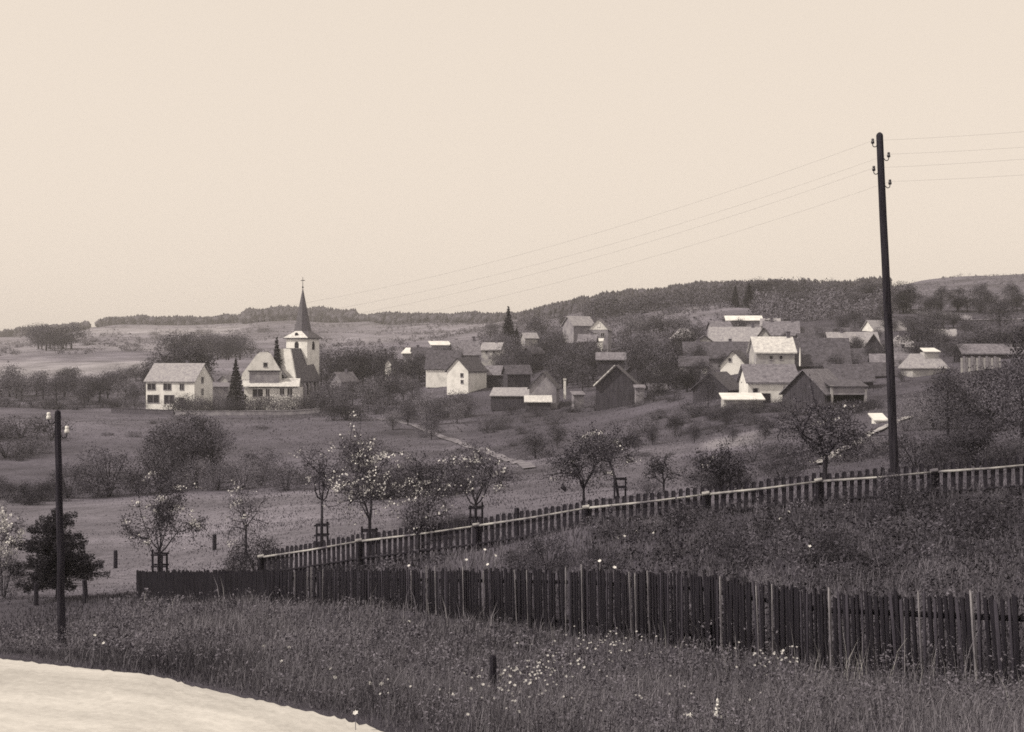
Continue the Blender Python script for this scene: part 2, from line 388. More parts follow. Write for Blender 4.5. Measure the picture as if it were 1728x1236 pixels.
def field_albedo(px, Y, x, y):
    """which crop or sward grows where"""
    v = np.full(px.shape, 0.125)
    wob = (vnoise(x * 0.045, y * 0.03, 14) - .5) + .5 * (vnoise(x * 0.2, y * 0.12, 15) - .5)
    px = px + wob * np.clip(9000 / Y, 60, 330); Y = Y * (1 + .10 * wob * (Y > 46))
    n = vnoise(x * 0.03, y * 0.03, 11); n2 = vnoise(x * 0.2, y * 0.2, 12)
    v = np.where(Y < 46, 0.09 + 0.05 * n2, v)
    v = np.where((Y < 36) & (Y > 20), np.clip(.09 - (px - 950) / 9000, .05, .09), v)
    v = np.where((Y > 48) & (Y < 104) & (px < 620), 0.185, v)
    v = np.where((Y >= 104) & (Y < 150) & (px < 620), 0.09, v)
    v = np.where((Y > 150) & (Y < 285) & (px < 650), 0.115 + 0.05 * (n - 0.5), v)
    v = np.where((Y > 48) & (Y < 230) & (px > 760) & (px < 1180), 0.15 + 0.04 * (n - 0.5), v)
    v = np.where((Y > 118) & (Y < 142) & (px > 1195 + (Y - 120) * 1.2) & (px < 1310), 0.27, v)
    v = np.where((Y > 142) & (px > 780) & (Y < 400), 0.085, v)
    v = np.where((Y > 50) & (Y < 118) & (px > 1180), 0.09, v)
    # hills: strips of pale corn and pasture
    strip = vnoise(np.log(Y) * 16 + (px - 200) * 0.002, px * 0.006, 21)
    v = np.where(Y > 400, 0.16 + 0.10 * (strip - 0.4) + 0.05 * (n - .5), v)
    v = np.where((Y > 395) & (Y < 500) & (px < 240), 0.30 + .1 * (n - .5), v)
    v = np.where((Y > 640) & (Y < 860) & (px < 330), 0.24 + .08 * (n - .5), v)
    v = np.where((Y > 980) & (Y < 1330) & (px > 130) & (px < 420), 0.28 + .08 * (n - .5), v)
    v = np.where((Y > 480) & (px > 1000) & (px < 1500), 0.085 + 0.06 * (strip - 0.3), v)
    v = np.where((Y > 480) & (px > 880) & (px <= 1000), 0.12 + 0.06 * (strip - 0.3), v)
    v = np.where((Y > 490) & (Y < 570) & (px > 1110) & (px < 1190), 0.3, v)
    v = np.where((Y > 480) & (px >= 1500), 0.13 + 0.07 * (strip - 0.4), v)
    return np.clip(v, 0.03, 0.5)

def build_ground():
    inner = np.linspace(R(-30), R(30), 381)
    outer = np.concatenate([np.linspace(R(-180), R(-32), 30), inner, np.linspace(R(32), R(178), 30)])
    rr = np.exp(np.linspace(math.log(1.5), math.log(2050), 330))
    A, Rr = np.meshgrid(outer, rr, indexing='ij')
    # rings follow the distance along the view, so they stay square to the slopes
    x = np.sin(A) * Rr / np.cos(np.clip(A, R(-30), R(30))); y = np.cos(A) * Rr / np.cos(np.clip(A, R(-30), R(30)))
    z = height(x, y)
    na, nr = A.shape
    V = np.stack([x, y, z], -1).reshape(-1, 3)
    idx = np.arange(na * nr).reshape(na, nr)
    ii = np.arange(na); jj = (ii + 1) % na
    a = idx[ii][:, :-1]; b = idx[jj][:, :-1]; c = idx[jj][:, 1:]; d = idx[ii][:, 1:]
    Fq = np.stack([a, d, c, b], -1).reshape(-1, 4)
    V = np.vstack([V, [[0, 0, -1.8]]])
    me = mesh_np('ground', V, Fq, M['ground'], smooth=True)
    px, Y = polar(x, y)
    al = field_albedo(px, Y, x, y)
    for _ in range(4):      # swards run into one another
        al = (np.roll(al, 1, 0) + np.roll(al, -1, 0) + 2 * al) / 4
        al[:, 1:-1] = (al[:, :-2] + al[:, 2:] + 2 * al[:, 1:-1]) / 4
    al = al.reshape(-1)
    al = np.append(al, 0.1)
    k = np.clip(1 - al / 0.5, 0, 1)
    colr = np.stack([al * (1 + 0.05 * k), al * (1 - 0.025 * k), al * (1 + 0.32 * k), np.ones_like(al)], -1)
    ca = me.color_attributes.new('field', 'FLOAT_COLOR', 'POINT')
    ca.data.foreach_set('color', colr.astype(np.float32).ravel())
    o = link('ground', me)
    tag(o, kind='structure')
build_ground()

def build_road():
    pxs = np.arange(-480, 2200, 6.0); ss = np.linspace(0, 1, 22)
    P, S = np.meshgrid(pxs, ss, indexing='ij')
    e = road_edge(P)
    rag = (vnoise(P * 0.012, P * 0 + 1, 31) - 0.5) * 0.25 + (vnoise(P * 0.16, P * 0 + 7, 32) - 0.5) * 0.2
    Y = e + rag * (1 - S) - 4.6 * S
    x = (P - CX) / F * Y
    z = height(x, Y) + 0.035
    V = np.stack([x, Y, z], -1).reshape(-1, 3)
    n0, n1 = P.shape; idx = np.arange(n0 * n1).reshape(n0, n1)
    Fq = np.stack([idx[:-1, :-1], idx[:-1, 1:], idx[1:, 1:], idx[1:, :-1]], -1).reshape(-1, 4)[:, ::-1]
    me = mesh_np('road', V, Fq, M['road'], smooth=True)
    uv = me.uv_layers.new(name='road')
    cum = np.concatenate([[0], np.cumsum(np.hypot(np.diff(x[:, 0]), np.diff(Y[:, 0])))])
    U = np.repeat(cum[:, None], n1, 1); uvv = np.stack([U, S], -1).reshape(-1, 2)
    uv.data.foreach_set('uv', uvv[Fq.ravel()].astype(np.float32).ravel())
    tag(link('road', me), kind='structure')
build_road()

def ribbon(name, pts, width, mat, lift=0.04, kind='structure'):
    """a track laid on the ground along (column, distance) points"""
    pts = np.array(pts, float); t = np.linspace(0, len(pts) - 1, len(pts) * 14)
    px = np.interp(t, np.arange(len(pts)), pts[:, 0]); Y = np.interp(t, np.arange(len(pts)), pts[:, 1])
    c = np.stack([(px - CX) / F * Y, Y], -1)
    d = np.gradient(c, axis=0); d /= np.linalg.norm(d, axis=1)[:, None]
    nrm = np.stack([-d[:, 1], d[:, 0]], -1)
    us = np.linspace(-0.5, 0.5, 5)
    rag = 1 + (vnoise(t * 3.1, t * 0, 5) - 0.5) * 0.5
    XY = c[:, None, :] + nrm[:, None, :] * (us[None, :, None] * width * rag[:, None, None])
    Z = height(XY[..., 0], XY[..., 1]) + lift
    V = np.concatenate([XY, Z[..., None]], -1).reshape(-1, 3)
    idx = np.arange(len(t) * 5).reshape(len(t), 5)
    Fq = np.stack([idx[:-1, :-1], idx[1:, :-1], idx[1:, 1:], idx[:-1, 1:]], -1).reshape(-1, 4)
    return tag(link(name, mesh_np(name, V, Fq, mat)), kind=kind)
M['track'] = mat_noise('trodden_track', 0.07, 0.26, 0.9, 0.95, 0.3, 7)
M['lane'] = mat_noise('pale_lane_gravel', 0.2, 0.5, 0.6, 0.95, 0.3, 7)
def row_dist(px, py, lo, hi):
    """distance at which the ground shows on this row"""
    Ys = np.exp(np.linspace(math.log(lo), math.log(hi), 600)); x = (px - CX) / F * Ys
    return float(Ys[np.argmin(np.abs(HOR - height(x, Ys) * F / Ys - py))])
ribbon('field_path', [(c, row_dist(c, r_, 95, 265)) for c, r_ in ((640, 708), (690, 717), (740, 736), (800, 757), (850, 776), (893, 792))], 1.3, M['track'], 0.12)
ribbon('village_lane', [(1536, 126), (1515, 118), (1482, 104), (1450, 92), (1415, 82), (1380, 76)], 0.8, M['lane'], 0.16)
ribbon('hill_road', [(1500, 395), (1560, 365), (1640, 352), (1728, 352), (1840, 350)], 1.8, M['track'], 0.25)

# ------------------------------------------------------------------ buildings
def gable_mesh(L, W, he, hr, sink=2.5):
    a, b = L / 2, W / 2
    m = MB()
    v = [(-a, -b, -sink), (a, -b, -sink), (a, b, -sink), (-a, b, -sink), (-a, -b, he), (a, -b, he), (a, b, he), (-a, b, he), (-a, 0, hr), (a, 0, hr)]
    m.add(v, [(3, 2, 1, 0), (0, 1, 5, 4), (2, 3, 7, 6), (1, 2, 6, 9, 5), (3, 0, 4, 8, 7), (4, 5, 9, 8), (6, 7, 8, 9)])
    return m
def roof_slabs(L, W, he, hr, over=0.35, th=0.16, hip=0.0, lift=0.03):
    """two pitched slabs (or four slopes when hip > 0), with real thickness"""
    a, b = L / 2 + over, W / 2
    sl = (hr - he) / b
    bb = b + over; ze = he - sl * over + lift; zt = hr + lift
    h = min(hip, a * 0.98)
    bot = [(-a, -bb, ze), (a, -bb, ze), (a, bb, ze), (-a, bb, ze), (-a + h, 0, zt), (a - h, 0, zt)]
    v = bot + [(x, y, z + th) for x, y, z in bot]
    top = [(6, 7, 11, 10), (8, 9, 10, 11)]; low = [(4, 5, 1, 0), (5, 4, 3, 2)]
    if hip > 0.01:
        top += [(7, 8, 11), (9, 6, 10)]; low += [(5, 2, 1), (4, 0, 3)]
        side = [(0, 1, 7, 6), (1, 2, 8, 7), (2, 3, 9, 8), (3, 0, 6, 9)]
    else:
        side = [(0, 1, 7, 6), (2, 3, 9, 8), (1, 5, 11, 7), (5, 2, 8, 11), (3, 4, 10, 9), (4, 0, 6, 10)]
    return MB().add(v, top + low + side)
FACES = {'F': lambda L, W: (Vector((0, -W / 2, 0)), 0), 'B': lambda L, W: (Vector((0, W / 2, 0)), math.pi),
         'R': lambda L, W: (Vector((L / 2, 0, 0)), math.pi / 2), 'L': lambda L, W: (Vector((-L / 2, 0, 0)), -math.pi / 2)}
WIN = {}
def window(parent, L, W, face, u, v, ww, wh, cross=True):
    key = (round(ww, 2), round(wh, 2), cross)
    if key not in WIN:
        f = 0.09; m = MB(); a, b = ww / 2, wh / 2
        m.box(-a - f, a + f, -0.07, 0, b, b + f).box(-a - f, a + f, -0.11, 0, -b - f, -b)
        m.box(-a - f, -a, -0.07, 0, -b, b).box(a, a + f, -0.07, 0, -b, b)
        if cross:
            m.box(-0.035, 0.035, -0.05, -0.012, -b, b)
        WIN[key] = (m.mesh('window', M['frame']), MB().box(-a, a, -0.012, 0.0, -b, b).mesh('pane', M['glass']))
    c, rz = FACES[face](L, W)
    d = Vector((math.cos(rz), math.sin(rz), 0))
    o = link('window', WIN[key][0], parent, c + d * u + Vector((0, 0, v)))
    o.rotation_euler = (0, 0, rz)
    link('pane', WIN[key][1], o)
def door(parent, L, W, face, u, ww, wh, z0=0.0):
    c, rz = FACES[face](L, W)
    d = Vector((math.cos(rz), math.sin(rz), 0))
    m = MB().box(-ww / 2, ww / 2, -0.06, 0, 0, wh)
    o = m.build('door', M['void'], parent)
    o.location = c + d * u + Vector((0, 0, z0)); o.rotation_euler = (0, 0, rz)
def chimney(roof, x, y, z0, z1, s=0.55, mat='brick'):
    MB().box(x - s / 2, x + s / 2, y - s / 2, y + s / 2, z0, z1).box(x - s / 2 - .06, x + s / 2 + .06, y - s / 2 - .06, y + s / 2 + .06, z1, z1 + .12).build('chimney', M[mat], roof)

def house(name, label, px, py, Y, L, W, he, hr, rz=0.0, wall='plaster', roof='tile_mid', wins=(), chim=(), doors=(), hip=0.0, cat='house', gables=None, group=None, over=0.35):
    """px, py: foot of the middle of the building; ridge along its own x axis; rz in degrees"""
    p = at(px, py, Y)
    t = thing(name, label, cat, p, R(rz), group)
    gable_mesh(L, W, he, hr if hip < 0.01 else he + 0.02).build('wall', M[wall], t)
    rf = roof_slabs(L, W, he, hr, over, hip=hip).build('roof', M[roof], t)
    if gables:       # boarded gable triangles, a few centimetres proud of the wall
        for s in (-1, 1):
            x = s * (L / 2 + 0.05); k = (hr - he) / (W / 2); zb = he * 0.98
            yb = W / 2 + 0.02
            m = MB(); q = s * 0.06
            m.add([(x, -yb, zb), (x, yb, zb), (x, 0, hr - 0.05), (x - q, -yb, zb), (x - q, yb, zb), (x - q, 0, hr - 0.05)],
                  [(0, 1, 2), (5, 4, 3), (0, 3, 4, 1), (1, 4, 5, 2), (2, 5, 3, 0)])
            m.build('gable', M[gables], t)
    for wdw in wins: window(t, L, W, *wdw)
    for d in doors: door(t, L, W, *d)
    for (cx, cy, top) in chim:
        zr = hr - abs(cy) * (hr - he) / (W / 2)
        chimney(rf, cx, cy, zr - 0.4, zr + top)
    return t
def shed(name, label, px, py, Y, L, W, h0, h1, rz=0.0, wall='timber', roof='sheet', cat='shed', doors=(), over=0.25):
    """lean-to: h0 low front, h1 high back"""
    t = thing(name, label, cat, at(px, py, Y), R(rz))
    a, b = L / 2, W / 2
    MB().add([(-a, -b, -2), (a, -b, -2), (a, b, -2), (-a, b, -2), (-a, -b, h0), (a, -b, h0), (a, b, h1), (-a, b, h1)],
             [(3, 2, 1, 0), (4, 5, 6, 7), (0, 1, 5, 4), (1, 2, 6, 5), (2, 3, 7, 6), (3, 0, 4, 7)]).build('wall', M[wall], t)
    s = (h1 - h0) / W; aa = a + over; bb = b + over
    v = [(-aa, -bb, h0 - s * over + .02), (aa, -bb, h0 - s * over + .02), (aa, bb, h1 + s * over + .02), (-aa, bb, h1 + s * over + .02)]
    v += [(x, y, z + .12) for x, y, z in v]
    MB().add(v, [(3, 2, 1, 0), (4, 5, 6, 7), (0, 1, 5, 4), (1, 2, 6, 5), (2, 3, 7, 6), (3, 0, 4, 7)]).build('roof', M[roof], t)
    for d in doors: door(t, L, W, *d)
    return t

# --- white two-storey house left of the church
house('white_house', 'white two-storey house with long pale roof and wide windows, left of the church', 303, 687, 292, 11.0, 8.0, 5.5, 8.9, -15, 'plaster', 'tile_pale',
      wins=[('F', -4.2, 4.25, 1.8, 1.25), ('F', -0.6, 4.25, 1.7, 1.25), ('F', 2.7, 4.25, 0.9, 1.25), ('F', -3.8, 1.75, 2.6, 1.6), ('F', -0.2, 1.75, 2.2, 1.6), ('R', -0.6, 5.6, 0.9, 1.2), ('R', -0.6, 3.2, 0.9, 1.2)],
      chim=[(1.6, 0.4, 1.0)], doors=[('F', 2.6, 1.1, 2.1, 0.0)])
shed('annex', 'low grey annex behind the right end of the white two-storey house', 371, 676, 300, 3.6, 4, 2.9, 3.6, 13, 'plaster_grey', 'tile_mid', 'annex')
house('white_outbuilding', 'narrow white outbuilding end seen left of the dark spruce by the parish house', 384, 676, 318, 5, 2.2, 4.6, 5.6, 78, 'plaster_mid', 'tile_mid', cat='outbuilding')

# --- parish house in front of the church
def parish_house():
    Y = 296; u = Y / F
    p = at(456, 690, Y)
    t = thing('parish_house', 'parish house with bright half-hipped gable and slate-hung middle, beside the church tower', 'house', p, R(4))
    def X(px): return (px - 456) * u
    def Z(py): return (690 - py) * u
    # ground floor
    MB().box(X(414), X(506), -1.6, 8.5, -2.5, Z(655)).build('wall', M['plaster'], t)
    # skirt roof between ground floor and the slate-hung storey
    xa, xb = X(410), X(506)
    b = [(xa, -2.1, Z(653)), (xb, -2.1, Z(653)), (xb, 0.6, Z(640)), (xa, 0.6, Z(640))]
    v = b + [(x, y, z + .14) for x, y, z in b]
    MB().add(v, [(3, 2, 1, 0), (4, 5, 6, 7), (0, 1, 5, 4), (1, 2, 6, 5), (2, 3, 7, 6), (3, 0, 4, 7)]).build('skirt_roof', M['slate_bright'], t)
    MB().box(X(413), X(502), 0.0, 8.0, Z(655) + .01, Z(641)).build('upper_wall', M['plaster_mid'], t)
    MB().box(X(422), X(471), -1.0, 0.7, Z(653), Z(627)).build('slate_bay', M['plaster_grey'], t)
    MB().box(X(420), X(474), -1.25, 0.72, Z(627), Z(625.4)).build('bay_eaves', M['timber'], t)
    # clipped gable front: sky reflected by slate, put in as white plaster colour
    gp = [(407, 641), (410, 630), (434, 598), (440, 594.5), (451, 594.5), (457, 598), (475, 629), (475, 641)]
    vs = [(X(a), -0.05, Z(c)) for a, c in gp] + [(X(a), 0.75, Z(c)) for a, c in gp]
    n = len(gp)
    MB().add(vs, [tuple(range(n)), tuple(range(2 * n - 1, n - 1, -1))] + [(i, i + n, (i + 1) % n + n, (i + 1) % n) for i in range(n)]).build('gable', M['plaster'], t)
    # steep roof with half hip
    el, er, zt = X(406), X(480), Z(594)
    ax = X(445.5)
    bt = [(el, 0.1, Z(638)), (el, 8.6, Z(638)), (ax, 8.6, zt), (ax, 1.7, zt), (X(436.5), 0.1, Z(601)), (X(454.5), 0.1, Z(601)), (er, 0.1, Z(638)), (er, 8.6, Z(638))]
    v = bt + [(x, y - .05, z + .2) for x, y, z in bt]
    fs = [(8, 12, 11, 10, 9), (12, 13, 11), (13, 14, 15, 10, 11), (1, 2, 3, 4, 0), (3, 5, 4), (2, 7, 6, 5, 3), (0, 4, 12, 8), (4, 5, 13, 12), (5, 6, 14, 13), (6, 7, 15, 14), (7, 2, 10, 15), (2, 1, 9, 10), (1, 0, 8, 9)]
    rf = MB().add(v, fs).build('roof', M['slate'], t)
    for (a, b2, c, d) in [(428, 445, 657, 669), (450, 456, 657, 668), (473.5, 480.5, 656, 666), (486, 494, 656, 667)]:
        ww, wh = (b2 - a) * u, (d - c) * u
        o = link('window', MB().box(-ww / 2 - .1, ww / 2 + .1, -.05, 0, wh / 2, wh / 2 + .1).box(-ww / 2 - .1, ww / 2 + .1, -.1, 0, -wh / 2 - .1, -wh / 2).box(-.06, .06, -.05, -.015, -wh / 2, wh / 2).mesh('window', M['frame']), t, (X((a + b2) / 2), -1.6, Z((c + d) / 2)))
        MB().box(-ww / 2, ww / 2, -.015, 0, -wh / 2, wh / 2).build('pane', M['glass'], o)
    o = link('window', MB().box(-.5, .5, -.08, 0, .42, .52).box(-.5, .5, -.1, 0, -.52, -.42).mesh('window', M['frame']), t, (X(448), -0.05, Z(616)))
    MB().box(-.42, .42, -.03, 0, -.42, .42).build('pane', M['glass'], o)
parish_house()

# --- church
def church():
    Y = 312; u = Y / F
    t = thing('church', 'church with slender dark spire and bright square tower on the left', 'church', at(511, 692, Y), R(-22))
    s = 2.65
    zt = (692 - 572) * u
    MB().box(-s, s, -s, s, -3, zt).build('tower', M['plaster'], t)
    # stone string course and eaves
    e = s + 0.5
    MB().box(-e, e, -e, e, zt, zt + 0.18).build('eaves', M['timber'], t)
    # flared skirt, then octagonal spire
    zb = zt + 0.18; zs = zb + 1.5; za = (692 - 486) * u
    sk = []
    def octo(r, z): return [(r * math.cos(math.pi / 8 + k * math.pi / 4), r * math.sin(math.pi / 8 + k * math.pi / 4), z) for k in range(8)]
    def sq8(r, z):   # square expressed with eight points
        return [(r, r * .41, z), (r * .41, r, z), (-r * .41, r, z), (-r, r * .41, z), (-r, -r * .41, z), (-r * .41, -r, z), (r * .41, -r, z), (r, -r * .41, z)]
    m = MB()
    corners = [(e, e), (-e, e), (-e, -e), (e, -e)]
    rings = [octo(2.0, zs), octo(1.55, zs + 1.9), octo(0.03, za)]
    v = [p for r in rings for p in r]
    f = []
    for i in range(2):
        for j in range(8): f.append((i * 8 + j, i * 8 + (j + 1) % 8, (i + 1) * 8 + (j + 1) % 8, (i + 1) * 8 + j))
    m.add(v, f)
    # broach slopes from the square eaves to the octagon
    o8 = octo(2.0, zs); base = len(m.v)
    cs = [(e, e, zb), (-e, e, zb), (-e, -e, zb), (e, -e, zb)]
    for k in range(4):
        c0 = cs[k]; a, b = o8[(2 * k) % 8], o8[(2 * k + 1) % 8]
        m.add([c0, b, a], [(0, 1, 2)])
    sp = m.build('spire', M['slate'], t)
    for k in range(4):       # straight skirt faces; only the front is painted bright, for light it reflects
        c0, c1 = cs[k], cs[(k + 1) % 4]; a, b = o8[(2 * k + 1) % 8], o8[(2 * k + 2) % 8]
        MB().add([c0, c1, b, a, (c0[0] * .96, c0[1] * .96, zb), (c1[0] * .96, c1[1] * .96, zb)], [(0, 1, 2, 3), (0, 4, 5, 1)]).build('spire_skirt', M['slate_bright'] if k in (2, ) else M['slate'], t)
    MB().tube([(0, 0, za - 0.4), (0, 0, za + 2.4)], [0.07, 0.05], 6).box(-0.5, 0.5, -0.06, 0.06, za + 1.55, za + 1.7).build('cross', M['iron'], t)
    ball = MB().tube([(0, 0, za - .1), (0, 0, za + .02), (0, 0, za + .2), (0, 0, za + .34)], [.05, .2, .2, .05], 8).build('finial_ball', M['iron'], t)
    # belfry windows with louvres
    for fx, rz in (((0, -s), 0), ((s, 0), math.pi / 2)):
        zc = zt - 1.55
        w = MB()
        arch = [(-.5, -.85), (.5, -.85), (.5, .45), (.35, .75), (0, .95), (-.35, .75), (-.5, .45)]
        n = len(arch)
        o = link('belfry_window', MB().add([(x, -.06, z) for x, z in arch] + [(x, 0, z) for x, z in arch], [tuple(range(n)), ] + [(i, i + n, (i + 1) % n + n, (i + 1) % n) for i in range(n)]).mesh('belfry_window', M['void']), t, (fx[0], fx[1], zc))
        o.rotation_euler = (0, 0, rz)
        lm = MB()
        for k in range(4): lm.box(-.46, .46, -.12, -.061, -.7 + k * .36, -.62 + k * .36)
        lm.build('louvre', M['timber'], o)
    # clock on the bright skirt
    o = link('clock', MB().tube([(0, -.02, 0), (0, -.1, 0)], .42, 12).mesh('clock', M['iron']), t, (0, -e * .84, zb + .75))
    # nave, on the camera side and to the left of the tower, with a hipped choir end
    def nave():
        L, W, he, hr = 9.5, 5.4, (692 - 637) * u, (692 - 590) * u
        n = link('nave_wall', gable_mesh(L, W, he, he + .05, 3).mesh('nave_wall', M['plaster_mid']), t, (1.0, -4.4, 0)); n.rotation_euler = (0, 0, R(88))
        m = roof_slabs(L, W, he, hr, 0.4, hip=1.0).build('nave_roof', M['slate'], n)
        # left roof slope overlaid in bright slate: its sunlight is put into the colour
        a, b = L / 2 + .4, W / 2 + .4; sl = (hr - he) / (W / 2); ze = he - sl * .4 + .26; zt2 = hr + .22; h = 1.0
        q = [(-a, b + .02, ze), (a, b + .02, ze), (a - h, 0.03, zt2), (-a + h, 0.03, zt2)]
        MB().add(q + [(x, y, z + .05) for x, y, z in q], [(4, 5, 6, 7), (3, 2, 1, 0), (0, 1, 5, 4), (1, 2, 6, 5), (2, 3, 7, 6), (3, 0, 4, 7)]).build('painted_sunlit_slope', M['slate_bright'], n)
        # clipped front of the choir roof, its white plaster colour standing in for sky mirrored in slate
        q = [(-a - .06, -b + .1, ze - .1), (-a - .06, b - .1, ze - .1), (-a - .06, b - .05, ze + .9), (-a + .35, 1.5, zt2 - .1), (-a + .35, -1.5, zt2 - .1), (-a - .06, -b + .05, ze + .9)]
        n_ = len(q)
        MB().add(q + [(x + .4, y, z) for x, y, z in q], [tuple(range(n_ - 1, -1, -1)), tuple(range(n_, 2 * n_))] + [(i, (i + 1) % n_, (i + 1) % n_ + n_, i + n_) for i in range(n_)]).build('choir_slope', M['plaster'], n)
        for face, us in (('F', (-3.0, 0, 3.0)), ('L', (0.0,))):
            for uu in us:
                c, rz = FACES[face](L, W); d = Vector((math.cos(rz), math.sin(rz), 0))
                arch = [(-.5, -1.3), (.5, -1.3), (.5, .7), (.3, 1.15), (0, 1.4), (-.3, 1.15), (-.5, .7)]; k = len(arch)
                o = link('nave_window', MB().add([(x, -.07, z) for x, z in arch] + [(x, 0, z) for x, z in arch], [tuple(range(k))] + [(i, i + k, (i + 1) % k + k, (i + 1) % k) for i in range(k)]).mesh('nave_window', M['glass']), n, c + d * uu + Vector((0, 0, he - 2.4)))
                o.rotation_euler = (0, 0, rz)
        for x in (-4.4, -1.5, 1.5, 4.4):
            MB().add([(x - .35, -W / 2 - .9, -3), (x + .35, -W / 2 - .9, -3), (x + .35, -W / 2, -3), (x - .35, -W / 2, -3), (x - .35, -W / 2 - .7, he - 2.0), (x + .35, -W / 2 - .7, he - 2.0), (x + .35, -W / 2, he - .7), (x - .35, -W / 2, he - .7)],
                     [(3, 2, 1, 0), (4, 5, 6, 7), (0, 1, 5, 4), (1, 2, 6, 5), (2, 3, 7, 6), (3, 0, 4, 7)]).build('buttress', M['plaster_grey'], n)
    nave()
church()

# --- centre of the village
W1 = lambda u, v: ('L', u, v, 0.8, 0.9, False)
house('grey_cottage', 'small grey gabled cottage half hidden in trees, right of the church', 580, 668, 300, 6, 2.9, 3.2, 4.9, 62, 'plaster_grey', 'tile_mid', chim=[(1, 0, .7)], cat='cottage')
house('white_barn', 'white gabled barn with two small windows one above the other', 788, 654, 282, 8.5, 4.7, 3.4, 5.8, 66, 'plaster', 'tile_dark', wins=[('L', 0.95, 2.5, .55, .7, False), ('L', 1.0, 1.2, .5, .6, False)], cat='barn')
house('dark_roofed_house', 'house with steep dark roof and low white wall, just behind the white barn', 750, 634, 300, 7.0, 6.0, 1.6, 5.2, -6, 'plaster', 'tile_dark', over=.3)
house('grey_roofed_house', 'house with plain grey roof and pale ridge behind the white barn', 785, 612, 325, 6.0, 6.0, 1.9, 5.0, 8, 'plaster_grey', 'tile_mid', chim=[(2.0, 0, .9)])
shed('bright_roofed_shed', 'long low shed with bright roof above the trees, left of the grey roofed house', 742, 590, 345, 4.6, 5, 1.0, 1.9, 10, 'plaster_grey', 'sheet')
house('pale_hut', 'small hut with bright hipped cap roof among trees, right of the church', 691, 607, 320, 2.9, 3, 1.5, 2.5, 0, 'plaster_grey', 'sheet', hip=1.0, cat='hut')
house('narrow_white_gable_house', 'tiny narrow white gable poking out of dark trees', 659, 625, 310, 4, 1.4, 1.3, 2.4, 80, 'plaster', 'tile_dark', cat='outbuilding')
house('grey_gable_barn', 'plain grey gabled barn above the meadow with pale lean-to in front', 919, 670, 242, 7.5, 4.6, 1.7, 4.2, 84, 'plaster_grey', 'tile_dark', cat='barn')
shed('pale_lean_to', 'low pale lean-to roof at the foot of the grey gabled barn', 908, 682, 236, 4.2, 2.6, .35, 1.2, 0, 'timber', 'slate_bright', 'lean-to')
shed('long_lean_to', 'long weathered shed roof left of the grey gabled barn', 862, 673, 246, 6.4, 4.5, .5, 1.7, -7, 'timber', 'tile_pale')
MB_post = thing('white_gate_pillar', 'slim white pillar right of the grey gabled barn', 'pillar', at(953, 662, 240))
MB().box(-.2, .2, -.2, .2, -1.2, 2.1).build('shaft', M['plaster'], MB_post); MB().box(-.28, .28, -.28, .28, 2.1, 2.3).build('cap', M['plaster'], MB_post)
shed('grey_stone_hut', 'small square grey hut on the slope below the slim white pillar', 975, 680, 232, 1.7, 1.6, 1.3, 1.7, 10, 'plaster_grey', 'tile_mid', 'hut')
t_ = house('dark_barn', 'large dark barn with a pale verge along its left gable edge', 1042, 678, 222, 6.5, 6.3, 2.7, 5.6, 82, 'timber', 'tile_dark', cat='barn')
b_ = [(-3.72, 3.45, 2.5), (-3.72, 0.1, 5.72)]
MB().tube(b_, .17, 4).build('verge_board', M['rail_pale'], t_)  # only the left verge is paled, to paint in the light on it
shed('pale_block_shed', 'small pale walled shed at the right end of the dark barn', 1079, 668, 216, 1.3, 1.5, 1.2, 1.5, 0, 'plaster_grey', 'tile_mid')
house('upper_white_gable_house', 'house high on the slope with a bright white gable triangle and attic window', 1013, 578, 335, 8, 4.5, 3.0, 5.4, 80, 'plaster_grey', 'tile_mid', wins=[('L', 0.1, 3.9, .7, .8, False), ('L', -.8, 1.7, .8, .9), ('L', 1.0, 1.7, .8, .9)], gables='plaster')
shed('white_annex', 'small bright white annex below the high gabled house', 1010, 587, 328, 1.9, 2, 1.5, 2.0, -8, 'plaster', 'sheet', 'annex')
house('hillside_house', 'house with pale slanting roof among trees, left of the high white gable', 976, 562, 345, 6, 5, 1.8, 3.9, 30, 'plaster_grey', 'tile_pale')
house('bright_ridge_house', 'long house with the brightest ridge roof, topmost under the two hill conifers', 1254, 557, 335, 8.2, 5.0, 2.2, 3.2, -3, 'plaster_grey', 'sheet', chim=[(4.8, .2, .8)])
house('big_pale_roof_house', 'farmhouse under a big pale roof, in the middle of the upper village', 1240, 600, 285, 9.8, 9.0, 1.9, 5.6, -10, 'plaster_mid', 'tile_pale', chim=[(3.6, 0, .8)])
house('twin_dormer_house', 'grey hipped house with two tiny attic windows, left of the big pale roof', 1155, 585, 300, 4.6, 5.5, 1.8, 3.6, 6, 'plaster_mid', 'tile_pale', hip=1.6, wins=[('F', -1.2, 1.0, .6, .7, False), ('F', 1.2, 1.0, .6, .7, False)])
house('pale_gable_cottage', 'cottage with broad pale gable and two attic windows in front of the big pale roof', 1187, 590, 278, 7, 4.6, .9, 2.6, 86, 'plaster_mid', 'tile_dark', wins=[('L', -.9, 1.1, .45, .5, False), ('L', .9, 1.1, .45, .5, False)], cat='cottage')
house('long_dark_farmhouse', 'long dark farmhouse with a thin pale wall under a dark roof', 1208, 624, 255, 11.5, 7, 2.1, 4.9, -4, 'plaster_grey', 'tile_dark', chim=[(-3.2, 0, .8), (2.6, .3, .8)], wins=[('F', -4.2, 1.2, .7, .9), ('F', -2.6, 1.2, .7, .9)])
house('white_gable_cottage', 'white gabled cottage with one attic window, its roof dark to the right', 1243, 637, 236, 7.5, 4.2, 2.1, 4.4, 72, 'plaster', 'tile_dark', wins=[('L', -.5, 2.9, .45, .5, False)], cat='cottage')
